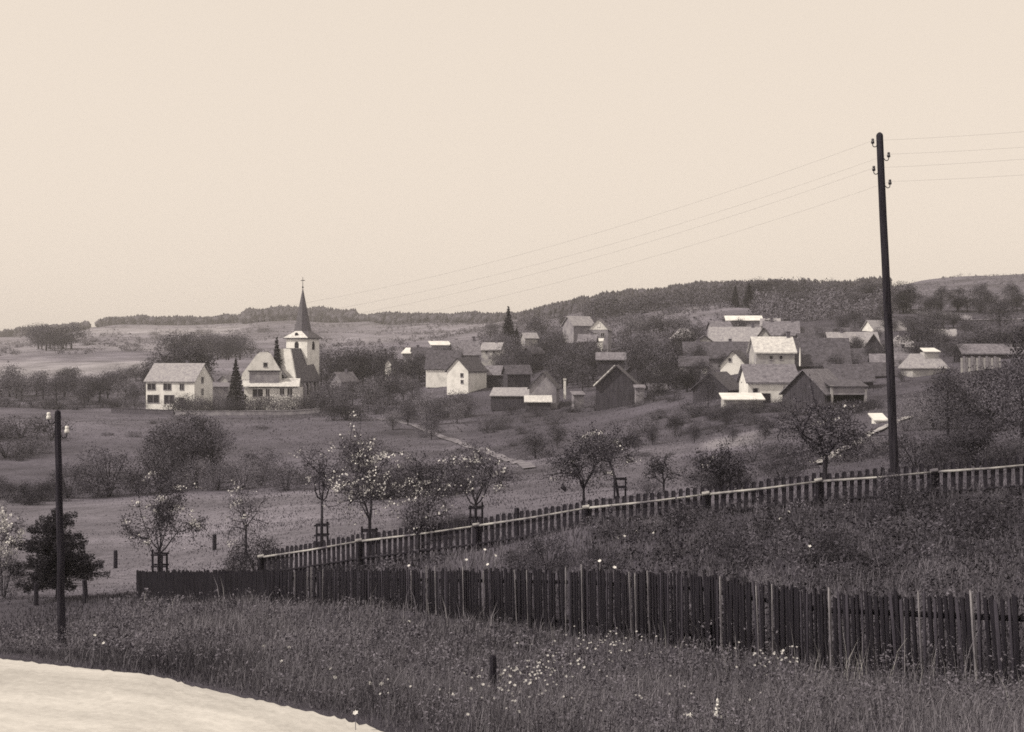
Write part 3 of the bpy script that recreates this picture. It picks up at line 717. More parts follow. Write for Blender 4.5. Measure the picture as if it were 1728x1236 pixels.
house('bright_roof_farmhouse', 'farmhouse with bright mottled roof and pale wall with small windows', 1302, 614, 228, 6.2, 5.6, 1.9, 4.2, 2, 'plaster_mid', 'slate_bright', wins=[('F', -.7, 1.0, .5, .55, False), ('F', .9, 1.0, .5, .55, False)], chim=[(2.7, 0, .9)])
house('grey_barn', 'grey-roofed barn with pale wall and two square black windows', 1296, 672, 186, 6.5, 6.0, 2.2, 4.3, 2, 'plaster', 'tile_mid', wins=[('F', -2.3, .95, .62, .75, False), ('F', 1.75, 1.15, .62, .75, False)], cat='barn', doors=[('F', -1.0, 1.3, 1.6, -.9)])
house('round_gable_barn', 'small dark boarded gable standing at the left end of the grey-roofed barn', 1266, 645, 189, 4, 2.5, .1, 2.0, 88, 'timber', 'tile_dark', cat='barn', over=.15)
t_ = house('black_barn', 'tall black boarded barn with pale verge, right of the grey-roofed barn', 1376, 694, 176, 8.5, 5.4, 2.4, 5.1, 58, 'timber', 'tile_mid', cat='barn')
shed('white_shed', 'low white shed with bright roof below the grey-roofed barn', 1252, 685, 178, 4.9, 2.2, .8, 1.4, 2, 'plaster_mid', 'sheet')
house('boarded_dark_barn', 'nearly black barn half behind a tree, left of the low white shed', 1212, 682, 200, 6.5, 5.2, 2.2, 4.4, 62, 'timber', 'tile_dark', cat='barn')
house('wide_roof_barn', 'barn under the widest dull roof, centre right of the village', 1384, 636, 232, 8.6, 7.6, 2.0, 6.2, -6, 'timber', 'tile_dark', cat='barn', chim=[(-5.2, 0, .9)])
MB_v = thing('pointed_post', 'thin white pointed post in front of the widest dull roof', 'post', at(1350, 607, 215))
MB().tube([(0, 0, -1), (0, 0, .5), (0, 0, 1.9)], [.14, .14, .02], 6).build('shaft', M['plaster'], MB_v)
house('low_roof_barn', 'barn with a low dull roof behind the open shed', 1430, 668, 196, 6.0, 6, 2.1, 4.2, -4, 'timber', 'tile_dark', cat='barn')
def open_shed():
    t = thing('open_shed', 'open fronted shed with pale lintel and two pale posts, right of the black barn', 'shed', at(1432, 692, 172), R(4))
    a = 2.1
    MB().box(-a, a, -.12, .12, 1.85, 2.75).build('lintel', M['plaster_grey'], t)
    for s in (-1, 1): MB().box(s * a - .14, s * a + .14, -.16, .16, -1.5, 3.0 if s < 0 else 2.5).build('post', M['plaster_mid'], t)
    MB().box(-a, a, 3.0, 3.15, -1.5, 3.2).box(-a, -a + .1, .17, 3, -1.5, 2.7).box(a - .1, a, .17, 3, -1.5, 2.7).build('wall', M['timber'], t)
    b = [(-a - .3, -.35, 2.78), (a + .3, -.35, 2.78), (a + .3, 3.4, 3.5), (-a - .3, 3.4, 3.5)]
    v = b + [(x, y, z + .12) for x, y, z in b]
    MB().add(v, [(3, 2, 1, 0), (4, 5, 6, 7), (0, 1, 5, 4), (1, 2, 6, 5), (2, 3, 7, 6), (3, 0, 4, 7)]).build('roof', M['tile_dark'], t)
open_shed()
house('dull_roof_house', 'house with dull grey roof and chimney, just behind the bright mottled roof', 1318, 578, 305, 7.2, 6, 1.6, 4.4, -8, 'plaster_grey', 'tile_mid', chim=[(-2, 0, .8), (2.4, 0, .7)])
house('dull_cottage', 'grey cottage with dark roof left of the long pale roof barn', 1368, 596, 290, 5.6, 5.2, 1.5, 3.9, 12, 'plaster_grey', 'tile_dark', chim=[(1.2, 0, .7)], cat='cottage')
house('steep_gable_house', 'narrow grey gable between big pale roof and dull grey roof', 1290, 592, 270, 5, 3.2, 2.0, 4.2, 76, 'plaster_mid', 'tile_dark', wins=[('L', 0, 1.6, .5, .7, False)])
house('flat_grey_roof_barn', 'low barn with a flat grey roof showing within the central grove', 1031, 613, 270, 5.2, 4, .7, 1.9, -4, 'timber', 'tile_mid', cat='barn')
house('garden_hut', 'dark hut with a thin pale roof edge below the tall skyline spruce', 900, 604, 318, 3.6, 3.2, 1.0, 2.3, 40, 'timber', 'tile_dark', cat='hut')
house('slope_cottage', 'small pale cottage between skyline spruce and the slanting roof house', 893, 580, 360, 3.4, 3.2, 1.4, 2.6, 20, 'plaster_mid', 'tile_pale', cat='cottage')
house('behind_pole_barn', 'dull roofed barn half hidden behind the tall pole', 1505, 642, 222, 6.4, 5.5, 1.7, 4.0, -10, 'timber', 'tile_mid', cat='barn')
house('dark_step_barn', 'dark roofed barn in front of the long pale roof barn', 1442, 622, 244, 7.2, 5, 1.2, 3.3, -3, 'timber', 'tile_dark', cat='barn')
house('small_grey_gable_house', 'little house with grey gable left of the long dark farmhouse', 1134, 602, 292, 4.5, 3.6, 1.5, 3.1, 70, 'plaster_grey', 'tile_mid', wins=[('L', 0, 1.3, .5, .6, False)])
house('long_right_barn', 'long low barn with dull roof behind the plank screen', 1668, 606, 222, 9.5, 4, .9, 2.2, 2, 'timber', 'tile_mid', cat='barn')
house('hill_lane_house', 'small pale house below the upper right lane, right of the hipped house', 1592, 580, 300, 4.6, 4, 1.4, 2.9, -14, 'plaster_mid', 'tile_pale', chim=[(.8, 0, .6)])
MORE = [
 ('small_house', 'small dull-roofed house just left of the brightest ridge roof', 1214, 566, 318, 4.4, 4.2, 1.5, 3.0, 10, 'plaster_grey', 'tile_mid'),
 ('small_house', 'small pale-roofed house right of the brightest ridge roof', 1300, 560, 325, 4.0, 4.2, 1.4, 2.9, -12, 'plaster_mid', 'tile_pale'),
 ('field_barn', 'small dark barn on the slope behind the widest dull roof', 1352, 576, 305, 4.6, 4, 1.4, 2.9, 8, 'timber', 'tile_dark'),
 ('small_house', 'dark-roofed cottage between long pale roof barn and hilltop gable', 1412, 578, 300, 5.0, 4.4, 1.3, 3.0, -14, 'plaster_grey', 'tile_dark'),
 ('field_barn', 'low dark barn left of the tall pole, above the open shed', 1478, 648, 208, 4.2, 4.4, 1.3, 3.0, 14, 'timber', 'tile_dark'),
 ('small_house', 'dull-roofed house close right of the tall pole, below the hipped house', 1532, 620, 240, 5.0, 4.6, 1.4, 3.2, 6, 'plaster_grey', 'tile_mid'),
 ('field_barn', 'grey-roofed shed left of the nearly black barn', 1160, 652, 232, 4.2, 3.6, 1.3, 2.6, 12, 'timber', 'tile_mid'),
 ('small_house', 'low cottage with pale wall in front of the long dark farmhouse', 1170, 630, 245, 4.6, 3.8, 1.3, 2.8, -6, 'plaster_mid', 'tile_dark'),
 ('field_barn', 'small dark gable among the trees behind the dark barn with pale verge', 1078, 640, 262, 5.0, 3.6, 1.5, 3.3, 74, 'timber', 'tile_dark'),
 ('small_house', 'half hidden pale gable in the central grove', 1118, 622, 270, 5.0, 3.2, 1.6, 3.3, 78, 'plaster_mid', 'tile_dark'),
 ('field_barn', 'low dull roof right of the white barn', 836, 640, 288, 6.0, 4.2, 1.0, 2.6, -8, 'timber', 'tile_mid'),
 ('small_house', 'small dark-roofed house behind the huts left of the white barn', 712, 612, 318, 4.4, 4.2, 1.4, 3.2, 10, 'plaster_grey', 'tile_dark'),
 ('small_house', 'pale-roofed house above the white barn, near the trees', 832, 600, 335, 4.6, 4, 1.4, 2.9, -16, 'plaster_mid', 'tile_pale'),
 ('field_barn', 'dark roofed barn between the white barn and the long weathered shed', 872, 640, 275, 4.6, 3.8, 1.1, 2.6, 14, 'timber', 'tile_dark'),
 ('small_house', 'grey house between slanting roof house and high white gable', 992, 588, 318, 3.8, 3.4, 1.6, 3.0, -10, 'plaster_grey', 'tile_mid'),
 ('field_barn', 'little dark shed in the gardens right of the dark barn with pale verge', 1108, 668, 226, 2.6, 2.4, 1.0, 1.8, 10, 'timber', 'tile_mid'),
]
for k_, a_ in enumerate(MORE):
    house(*a_, cat='barn' if a_[0] == 'field_barn' else 'house', chim=[((-1) ** k_ * .9, .1, .7)] if a_[0] == 'small_house' else (),
          wins=[('F', -1.0, .8, .5, .6, False), ('F', .8, .8, .5, .6, False)] if a_[0] == 'small_house' and abs(a_[9]) < 30 else ())
house('hilltop_white_house', 'house with a bright white gable, highest on the right beside the tall pole', 1492, 566, 318, 9.0, 5.2, .8, 3.2, 24, 'plaster_mid', 'tile_pale', gables='plaster')
house('long_pale_roof_barn', 'long barn with pale roof left of the dark gable triangle', 1437, 596, 280, 9.6, 5.5, 1.5, 4.0, -1, 'timber', 'tile_pale', cat='barn', chim=[(-2, 0, .6)])
house('dark_gable_barn', 'small barn showing a black gable triangle left of the tall pole', 1470, 600, 262, 5.5, 3.0, 1.7, 3.9, 84, 'timber', 'tile_pale', cat='barn')
house('hipped_house', 'small house with pale hipped roof just right of the tall pole', 1522, 598, 272, 4.4, 4.6, 1.5, 3.5, 0, 'plaster_grey', 'tile_pale', hip=1.7, chim=[(-.3, 0, .6)])
t_ = house('pale_villa', 'pale house with bright roof dormer, right of the tall pole', 1558, 648, 205, 4.9, 5.5, 2.4, 4.2, 2, 'plaster_mid', 'tile_pale', hip=.9, doors=[('F', 1.0, .7, 1.3, .2)])
MB().box(-.2, 1.9, -1.2, .8, 3.6, 4.6).build('dormer', M['plaster_mid'], t_)
q_ = [(-.4, -1.5, 4.62), (2.1, -1.5, 4.62), (1.9, .9, 5.15), (-.2, .9, 5.15)]
MB().add(q_ + [(x, y, z + .1) for x, y, z in q_], [(4, 5, 6, 7), (3, 2, 1, 0), (0, 1, 5, 4), (1, 2, 6, 5), (2, 3, 7, 6), (3, 0, 4, 7)]).build('dormer_roof', M['sheet'], t_)
shed('hill_shed', 'tiny bright roofed shed on the wooded hillside above the village', 1291, 520, 520, 3.4, 4, .9, 1.5, 0, 'plaster_grey', 'sheet')
shed('lane_hut', 'bright white hut roof at the lane, left of the tall pole foot', 1482, 716, 122, .8, 1.0, .35, .7, 6, 'plaster', 'sheet', 'hut')

def board_screen():
    t = thing('plank_screen', 'row of tall pale planks behind the dark trees on the far right', 'fence', at(1655, 622, 200), 0)
    me = [MB().box(-.15, .15, -.03, .03, -1, h).mesh('plank', M[mm]) for h, mm in ((1.5, 'plaster_mid'), (1.75, 'plaster_grey'), (1.6, 'slat_pale'))]
    for i in range(16):
        o = link('plank', me[i % 3], t, (-2.7 + i * .36, random.uniform(-.04, .04), 0)); o.rotation_euler = (0, random.uniform(-.03, .03), 0)
    MB().box(-2.9, 2.9, .04, .12, .9, 1.0).build('rail', M['post'], t)
board_screen()

def stone_wall(name, label, pts, h, mat, th=.5, cat='wall'):
    t = thing(name, label, cat, ground_at(*pts[0])); o = t.location
    P = []
    for (px, Y) in pts: P.append(ground_at(px, Y))
    n = 26
    m = MB(); cap = MB()
    pts2 = []
    for i in range(len(P) - 1):
        for k in range(n): pts2.append(P[i].lerp(P[i + 1], k / n))
    pts2.append(P[-1])
    top = []
    for p in pts2: top.append(hz(p.x, p.y) + h + random.uniform(-.05, .05))
    for a in range(len(pts2) - 1):
        p, q = pts2[a] - o, pts2[a + 1] - o
        za, zb = top[a] - o.z, top[a + 1] - o.z
        m.add([(p.x, p.y - th / 2, za - h - 1.5), (q.x, q.y - th / 2, zb - h - 1.5), (q.x, q.y + th / 2, zb - h - 1.5), (p.x, p.y + th / 2, za - h - 1.5),
               (p.x, p.y - th / 2, za), (q.x, q.y - th / 2, zb), (q.x, q.y + th / 2, zb), (p.x, p.y + th / 2, za)], [(4, 5, 6, 7), (0, 1, 5, 4), (2, 3, 7, 6)])
        cap.box(p.x + .03, q.x - .02, min(p.y, q.y) - th / 2 - .06, max(p.y, q.y) + th / 2 + .06, max(za, zb) + .005, max(za, zb) + .11)
    m.build('wall', M[mat], t); cap.build('coping', M[mat], t)
stone_wall('churchyard_wall', 'low pale stone wall along the field below church and white house', [(296, 279), (420, 278), (540, 279)], 0.75, 'plaster_grey')
stone_wall('dry_stone_wall', 'low dark dry stone wall at the field edge left of the churchyard wall', [(188, 279), (293, 279)], 0.9, 'brick')
stone_wall('retaining_wall', 'long pale retaining wall on the hillside right of the pole', [(1535, 372), (1640, 356)], 1.0, 'plaster_grey')

# ------------------------------------------------------------------ poles and wires
def tall_pole(name, label, px_foot, Y, py_foot, px_top, py_top, r0, r1, hooks, porcelain, group=None):
    base = at(px_foot, py_foot, Y); g = hz(base.x, base.y)
    top = at(px_top, py_top, Y)
    d = (top - base).normalized()
    base = base + d * ((g - 0.6 - base.z) / d.z)
    t = thing(name, label, 'telephone pole', (base.x, base.y, g), 0, group)
    o = Vector((base.x, base.y, g))
    n = 9; pts = [base.lerp(top, k / n) - o for k in range(n + 1)]
    L = (top - base).length
    pts = [p + Vector((random.uniform(-.008, .008), 0, 0)) for p in pts]
    pts += [top - o + d * (r1 * .55), top - o + d * (r1 * .95)]
    rad = [r0 + (r1 - r0) * k / n for k in range(n + 1)] + [r1 * .8, r1 * .25]
    MB().tube(pts, rad, 14).build('shaft', M['pole'], t, smooth=True)
    tips = []
    for (py, side) in hooks:
        f = (py - py_foot) / (py_top - py_foot)
        c = at(px_foot + (px_top - px_foot) * f, py, Y) - o
        s = side; r = r0 + (r1 - r0) * f
        # J-shaped iron hook ending in an insulator
        path = [c + Vector((s * (r - .03), 0, 0)), c + Vector((s * (r + .06), 0, -.005)), c + Vector((s * (r + .105), 0, -.03))]
        path = [c + Vector((s * (r - .03), -.02, .0))] + [c + Vector((s * (r + .055 - .055 * math.cos(a)), -.02, -.055 * math.sin(a))) for a in np.linspace(0.2, math.pi, 7)] + [c + Vector((s * (r + .11), -.02, .05))]
        hk = MB().tube(path, .012, 6).build('hook', M['iron'], t, smooth=True)
        b = c + Vector((s * (r + .11), -.02, .03))
        MB().tube([b, b + Vector((0, 0, .012)), b + Vector((0, 0, .06)), b + Vector((0, 0, .075)), b + Vector((0, 0, .09)), b + Vector((0, 0, .125)), b + Vector((0, 0, .135))],
                  [.03, .045, .042, .03, .034, .034, .018], 10).build('insulator', M[porcelain], hk, smooth=True)
        tips.append(b + o + Vector((0, 0, .08)))
    return t, tips
big_pole, tips = tall_pole('telephone_pole', 'tall dark leaning pole with four hook insulators, behind the picket fence', 1510, 36.5, 800, 1484.5, 229, .118, .088,
                           [(245, -1), (268, 1), (291, -1), (314, 1)], 'porcelain_dark')
left_pole, tips2 = tall_pole('telephone_pole', 'short dark pole with two white insulators beside the pale road', 105, 26.3, 1094, 97.5, 697, .078, .056, [(711, -1), (734, 1)], 'porcelain')

LEFT_END = [at(-60, 552, 58), at(-56, 565, 58), at(-58, 578, 58), at(-54, 592, 58)]
RIGHT_END = [at(2260, 168, 31), at(2266, 196, 31), at(2262, 214, 31), at(2268, 244, 31)]
wl_ = ['topmost thin wire over the tall leaning pole, fading out to the left', 'second thin wire from the top over the tall leaning pole', 'third thin wire from the top over the tall leaning pole', 'lowest thin wire over the tall leaning pole']
for i, tp in enumerate(tips):
    pts = []
    for k in range(61):
        f = k / 60; p = LEFT_END[i].lerp(tp, f); p.z -= 4 * 1.55 * f * (1 - f); pts.append(p)
    for k in range(1, 25):
        f = k / 24; p = tp.lerp(RIGHT_END[i], f); p.z -= 4 * 0.12 * f * (1 - f); pts.append(p)
    o = MB().tube(pts, .0016, 4, cap=False).build('overhead_wire', M['wire'])
    tag(o, wl_[i], 'wire', 'overhead wires of the tall pole')

# ------------------------------------------------------------------ small posts
def post(label, px, Y, py_top, wid, py_foot=None, lean=0.0, group=None):
    g = ground_at(px, Y)
    h = (HOR - py_top) / F * Y - g.z
    t = MB()
    t.tube([(0, 0, -.4), (lean * h * .5, 0, h * .5), (lean * h, 0, h - .03), (lean * h, 0, h)], [wid / 2 * 1.05, wid / 2, wid / 2 * .95, wid / 2 * .7], 8)
    o = t.build('wooden_post', M['post'], smooth=False)
    o.location = g
    tag(o, label, 'post', group)
post('dark wooden post under the dark spruce, left of the short pole', 61, 44, 984, .15)
post('dark wooden post just right of the short pole, leaning slightly', 145, 44, 978, .16, lean=-.06)
post('dark wooden post right of the dark spruce, before the pale meadow', 195, 58, 929, .17)
post('dark wooden post standing alone in the meadow behind the board fence', 362, 62, 902, .18)
post('short dark post standing alone in the weedy verge near the road', 832, 17.0, 1106, .085)
post('dark post in the garden behind the middle of the board fence', 1148, 30, 914, .11)
post('stubby dark post top sticking up behind the picket fence', 872, 42, 857, .16)

# ------------------------------------------------------------------ board fence in front
BF = [(232, 44.0, 965), (480, 36.0, 962), (720, 30.0, 962), (980, 24.5, 962), (1180, 20.5, 969), (1300, 18.6, 988), (1395, 17.0, 1000), (1560, 15.4, 1004), (1728, 14.0, 1008), (1900, 12.9, 1012)]
def board_fence():
    pts = [at(a, c, b) for a, b, c in BF]
    o = ground_at(BF[0][0], BF[0][1])
    t = thing('board_fence', 'dark fence of narrow upright slats running across the weedy foreground', 'fence', o)
    dist = [0]
    for i in range(len(pts) - 1): dist.append(dist[-1] + math.hypot(pts[i + 1].x - pts[i].x, pts[i + 1].y - pts[i].y))
    def P(s):
        i = min(max(np.searchsorted(dist, s) - 1, 0), len(pts) - 2); f = (s - dist[i]) / (dist[i + 1] - dist[i])
        p = pts[i].lerp(pts[i + 1], f); d = (pts[i + 1] - pts[i]); d.z = 0
        return p, d.normalized()
    mats = ['slat_dark'] * 8 + ['slat_mid'] * 3 + ['slat_pale'] * 2
    stake_px = [524, 720, 735, 782, 868, 980, 1062, 1215, 1395, 1640]      # the few pale stakes that stand out
    lib = []
    r2 = random.Random(3)
    def slat_shape(wd, cut):
        v = [(-wd, -.012, -1.75), (wd, -.012, -1.75), (wd * .9, .012, -1.75), (-wd * .9, .012, -1.75), (-wd, -.012, cut), (wd, -.012, -cut * .6), (wd * .9, .012, -cut * .6), (-wd * .9, .012, cut)]
        return v, [(3, 2, 1, 0), (4, 5, 6, 7), (0, 1, 5, 4), (1, 2, 6, 5), (2, 3, 7, 6), (3, 0, 4, 7)]
    for i in range(13):
        wd = (r2.uniform(.024, .036), r2.uniform(.016, .026), r2.uniform(.005, .010))[0 if i < 8 else 1 if i < 11 else 2]
        lib.append(MB().add(*slat_shape(wd, r2.uniform(-.03, .03))).mesh('slat', M[mats[i]]))
    # the far end, where slats cannot be told apart, in one piece; the nearer ones singly
    s = 0.0; far = MB()
    while True:
        p, d = P(s); px = CX + F * p.x / p.y
        if px > 455: break
        v, f = slat_shape(r2.uniform(.034, .046), r2.uniform(-.03, .03)); c = p - o + Vector((0, 0, r2.uniform(-.05, .04)))
        nn = Vector((d.y, -d.x, 0)) * .01
        far.add([c + d * a + Vector((-d.y, d.x, 0)) * b + nn + Vector((0, 0, z)) for a, b, z in v], f)
        s += r2.uniform(.078, .098)
    tag(far.build('slats', M['slat_dark'], t), kind='stuff')
    n = 0
    while s < dist[-1] and n < 298:
        p, d = P(s); px = CX + F * p.x / p.y
        pale = bool(stake_px) and px >= stake_px[0]
        if pale: stake_px.pop(0)
        pick = 11 + r2.randrange(2) if pale or r2.random() < .05 else 8 + r2.randrange(3) if r2.random() < .16 else r2.randrange(8)
        b = link('slat', lib[pick], t, p - o + Vector((0, 0, r2.uniform(-.06, .045))) + Vector((d.y, -d.x, 0)) * r2.uniform(0.004, .02))
        lean = -0.004 - 0.075 * max(0, (px - 480) / 1000)
        b.rotation_euler = (r2.uniform(-.02, .02), lean + r2.gauss(0, .02), math.atan2(d.y, d.x))
        b.scale = (r2.uniform(.8, 1.25) * (1.3 if pale else 1), r2.uniform(.5, 1), 1)
        if pale: b.location += Vector((d.y, -d.x, 0)) * .02 + Vector((0, 0, .04))
        s += .089 * r2.uniform(.85, 1.15) * (1.8 if r2.random() < .04 else 1); n += 1
    back = .05
    for dz in (-.22, -.92):        # two rails behind the slats
        for i in range(len(pts) - 1):
            a, b = pts[i] - o, pts[i + 1] - o
            d = (b - a); dd = Vector((-d.y, d.x, 0)).normalized() * back
            MB().tube([a + dd + Vector((0, 0, dz)), b + dd + Vector((0, 0, dz))], [.035, .032], 6).build('rail', M['slat_dark'], t)
    s = .3
    while s < dist[-1]:
        p, d = P(s); q = p - o + Vector((-d.y, d.x, 0)) * .12
        MB().tube([q + Vector((0, 0, -1.8)), q + Vector((0, 0, -.02))], [.07, .06], 8).build('post', M['slat_dark'], t)
        s += 2.3
board_fence()

# ------------------------------------------------------------------ picket fence behind, with its pale rail
PF = [(440, 42.6, 941), (605, 40.5, 914), (803, 38.6, 888), (988, 37.2, 858), (1190, 36.0, 835), (1380, 35.2, 813), (1575, 34.4, 797), (1765, 33.6, 782), (1960, 33.0, 768)]
def picket_fence():
    pts = [at(a, c, b) for a, b, c in PF]
    o = ground_at(PF[0][0], PF[0][1])
    t = thing('picket_fence', 'low dark picket fence with a pale round top rail climbing to the right', 'fence', o)
    r2 = random.Random(5); lib = []
    for i in range(6):
        wd = r2.uniform(.042, .056)
        m = MB(); h = .66
        v = [(-wd, -.012, -h - .3), (wd, -.012, -h - .3), (wd, .012, -h - .3), (-wd, .012, -h - .3), (-wd, -.012, .15), (wd, -.012, .15), (wd, .012, .15), (-wd, .012, .15), (-wd * .7, -.012, .2), (wd * .7, -.012, .2), (wd * .7, .012, .2), (-wd * .7, .012, .2)]
        m.add(v, [(3, 2, 1, 0), (0, 1, 5, 4), (1, 2, 6, 5), (2, 3, 7, 6), (3, 0, 4, 7), (4, 5, 9, 8), (5, 6, 10, 9), (6, 7, 11, 10), (7, 4, 8, 11), (8, 9, 10, 11)])
        lib.append(m.mesh('picket', M['picket']))
    for i in range(len(pts) - 1):
        a, b = pts[i] - o, pts[i + 1] - o
        d = b - a; hd = Vector((d.x, d.y, 0)).normalized(); back = Vector((-hd.y, hd.x, 0))
        L = math.hypot(d.x, d.y); ang = math.atan2(d.y, d.x)
        n = max(2, int(L / .18))
        for k in range(n):
            f = (k + .5) / n
            if r2.random() < .02: continue
            q = link('picket', lib[r2.randrange(6)], t, a.lerp(b, f) + back * .075 + Vector((0, 0, r2.uniform(-.03, .025))))
            q.rotation_euler = (r2.uniform(-.03, .03), r2.uniform(-.035, .035), ang)
        # pale half-round rail, sagging a touch, sawn thicker at one end
        mid = a.lerp(b, .5) + Vector((0, 0, -.02)); e0 = a + d * .035; e1 = b - d * .03
        MB().tube([e0, mid, e1], [.034, .029, .023], 8).build('rail', M['rail_pale'], t, smooth=True)
        lo = Vector((0, 0, -.5))
        MB().tube([a + back * .04 + lo, b + back * .04 + lo], [.03, .03], 6).build('lower_rail', M['picket'], t)
    for i, p in enumerate(pts):
        q = p - o
        ps = MB().tube([q + Vector((0, .03, -1.3)), q + Vector((0, .03, .03))], [.085, .075], 8).build('post', M['picket'], t)
        MB().tube([q + Vector((-.085, -.03, .02)), q + Vector((.1, -.03, .05))], [.05, .05], 8).build('cap', M['rail_pale'], ps)
picket_fence()

# ------------------------------------------------------------------ leaf clouds
def leaf_quads(C, size, r, shade, flat=0.0, aspect=0.6):
    """C (n,3) leaf centres, size (n,) -> V, F, shade; little pointed-oval leaves of four corners, slightly folded"""
    n = len(C)
    d = r.normal(size=(n, 3)); d[:, 2] *= (1 - flat); d /= np.linalg.norm(d, axis=1)[:, None] + 1e-9
    e = r.normal(size=(n, 3)); e -= d * (e * d).sum(1)[:, None]; e /= np.linalg.norm(e, axis=1)[:, None] + 1e-9
    s = size[:, None]
    V = np.stack([C - d * s * .5, C + e * s * aspect * .5, C + d * s * .5, C - e * s * aspect * .5], 1).reshape(-1, 3)
    Fq = np.arange(n * 4).reshape(n, 4)
    return V, Fq, shade

def merge(parts):
    V = []; Fc = []; S = []; b = 0
    for v, f, s in parts:
        V.append(v); Fc.append(f + b); S.append(s); b += len(v)
    return np.vstack(V), np.vstack(Fc), np.concatenate(S)

def crown_cloud(r, n, w, z0, z1, ncl=26, leaf=.04, shell=.55, lump=.17):
    """points of a crown: leaf clumps of many sizes through an uneven ellipsoid"""
    cz, rz_ = (z0 + z1) / 2, (z1 - z0) / 2
    u = r.normal(size=(ncl, 3)); u /= np.linalg.norm(u, axis=1)[:, None]
    rad = shell + (1 - shell) * r.random(ncl) ** .5
    rad *= 0.72 + .4 * r.random(ncl)
    cc = u * rad[:, None] * np.array([w / 2, w / 2, rz_]) + np.array([0, 0, cz])
    cr_ = lump * (.5 + r.random(ncl))
    wgt = cr_ ** 2; wgt /= wgt.sum()
    k = r.choice(ncl, n, p=wgt)
    g = r.normal(size=(n, 3)) * .56; g /= np.maximum(1, np.linalg.norm(g, axis=1) / 1.05)[:, None]
    C = cc[k] + g * cr_[k][:, None] * np.array([1.15, 1.15, .8])
    C[:, 2] = np.maximum(C[:, 2], z0 * .5)
    sh = .5 + .3 * (r.random(n) - .5) + (r.random(ncl) - .5)[k] * .45
    return C, leaf * (.6 + .8 * r.random(n)), np.clip(sh, 0, 1)

def trunk_mesh(r, h, rad, lim=5, spread=.3, zt=.75, base=0.3):
    m = MB()
    m.tube([(0, 0, -.04), (r.normal() * .01, r.normal() * .01, h * base), (r.normal() * .02, r.normal() * .02, h * .5), (r.normal() * .03, 0, zt)], [rad * 1.3, rad, rad * .7, rad * .15], 7)
    for i in range(lim):
        a = r.random() * 6.28; z = h * (base + .3 * r.random())
        q = spread * (.6 + .5 * r.random())
        m.tube([(0, 0, z), (math.cos(a) * q * .5, math.sin(a) * q * .5, z + .12), (math.cos(a) * q, math.sin(a) * q, z + .3)], [rad * .5, rad * .3, rad * .08], 5)
    return m.mesh('trunk', M['bark'])

PROTO = {}
def proto(kind, i, label, cat, name, crown_me, trunk_me):
    """first of its kind; parked until placed"""
    t = bpy.data.objects.new(name, None); t['label'] = label; t['category'] = cat
    return t
def make_protos():
    lib = {}
    for i in range(6):      # broad-leaved tree, unit height
        r = np.random.default_rng(100 + i)
        C, s, sh = crown_cloud(r, 3600, .62 + .2 * r.random(), .2, 1.0, 42, .034)
        V, Fq, S = leaf_quads(C, s, r, sh)
        lib['broad', i] = ('broadleaf_tree', {mk: mesh_np('crown', V, Fq, M[mk], S) for mk in ('leaf', 'leaf_dark', 'leaf_pale')}, trunk_mesh(r, 1, .022))
    for i in range(3):      # bigger in view: finer leaves
        r = np.random.default_rng(140 + i)
        C, s, sh = crown_cloud(r, 7000, .75, .14, 1.0, 60, .026, lump=.13)
        V, Fq, S = leaf_quads(C, s, r, sh)
        lib['fine', i] = ('broadleaf_tree', {mk: mesh_np('crown', V, Fq, M[mk], S) for mk in ('leaf', 'leaf_dark', 'leaf_pale')}, trunk_mesh(r, 1, .022))
    for i in range(4):      # spruce
        r = np.random.default_rng(200 + i)
        n = 2600; z = 1 - r.random(n) ** .62 * .93
        lay = z * .45 + .55 * np.round(z * 17) / 17 + r.normal(size=n) * .012
        a = r.random(n) * 6.283; lim = (1.02 - z) * (.21 + .05 * np.sin(a * 3 + i)) * (.75 + .5 * vnoise(a * 2, z * 9, i))
        q = lim * (r.random(n) ** .5)
        C = np.stack([np.cos(a) * q, np.sin(a) * q, lay - q * .25], -1)
        V, Fq, S = leaf_quads(C, .042 * (.6 + .8 * r.random(n)), r, np.clip(.45 + .5 * (r.random(n) - .5), 0, 1), flat=.35, aspect=.45)
        lib['spruce', i] = ('spruce', {'needle': mesh_np('crown', V, Fq, M['needle'], S)}, MB().tube([(0, 0, -.04), (0, 0, .5), (0, 0, .98)], [.016, .011, .002], 6).mesh('trunk', M['bark']))
    for i in range(5):      # shrub, to the ground
        r = np.random.default_rng(300 + i)
        C, s, sh = crown_cloud(r, 2400, 1.15 + .4 * r.random(), -.05, 1.0, 34, .046, lump=.24)
        V, Fq, S = leaf_quads(C, s, r, sh)
        m = MB()
        for k in range(5):
            a = r.random() * 6.28; m.tube([(0, 0, -.05), (math.cos(a) * .15, math.sin(a) * .15, .4), (math.cos(a) * .35, math.sin(a) * .35, .75)], [.02, .013, .004], 5)
        lib['shrub', i] = ('shrub', {mk: mesh_np('crown', V, Fq, M[mk], S) for mk in ('leaf', 'leaf_dark', 'leaf_pale')}, m.mesh('stems', M['bark']))
    for i in range(3):      # shrub seen closer
        r = np.random.default_rng(340 + i)
        C, s, sh = crown_cloud(r, 5200, 1.3, -.05, 1.0, 60, .034, lump=.18)
        V, Fq, S = leaf_quads(C, s, r, sh)
        m = MB()
        for k in range(9):
            a = r.random() * 6.28; m.tube([(0, 0, -.05), (math.cos(a) * .15, math.sin(a) * .15, .4), (math.cos(a) * .4, math.sin(a) * .4, .9)], [.016, .011, .003], 5)
        lib['fineshrub', i] = ('shrub', {mk: mesh_np('crown', V, Fq, M[mk], S) for mk in ('leaf', 'leaf_dark', 'leaf_pale')}, m.mesh('stems', M['bark']))
    return lib
LIB = make_protos()
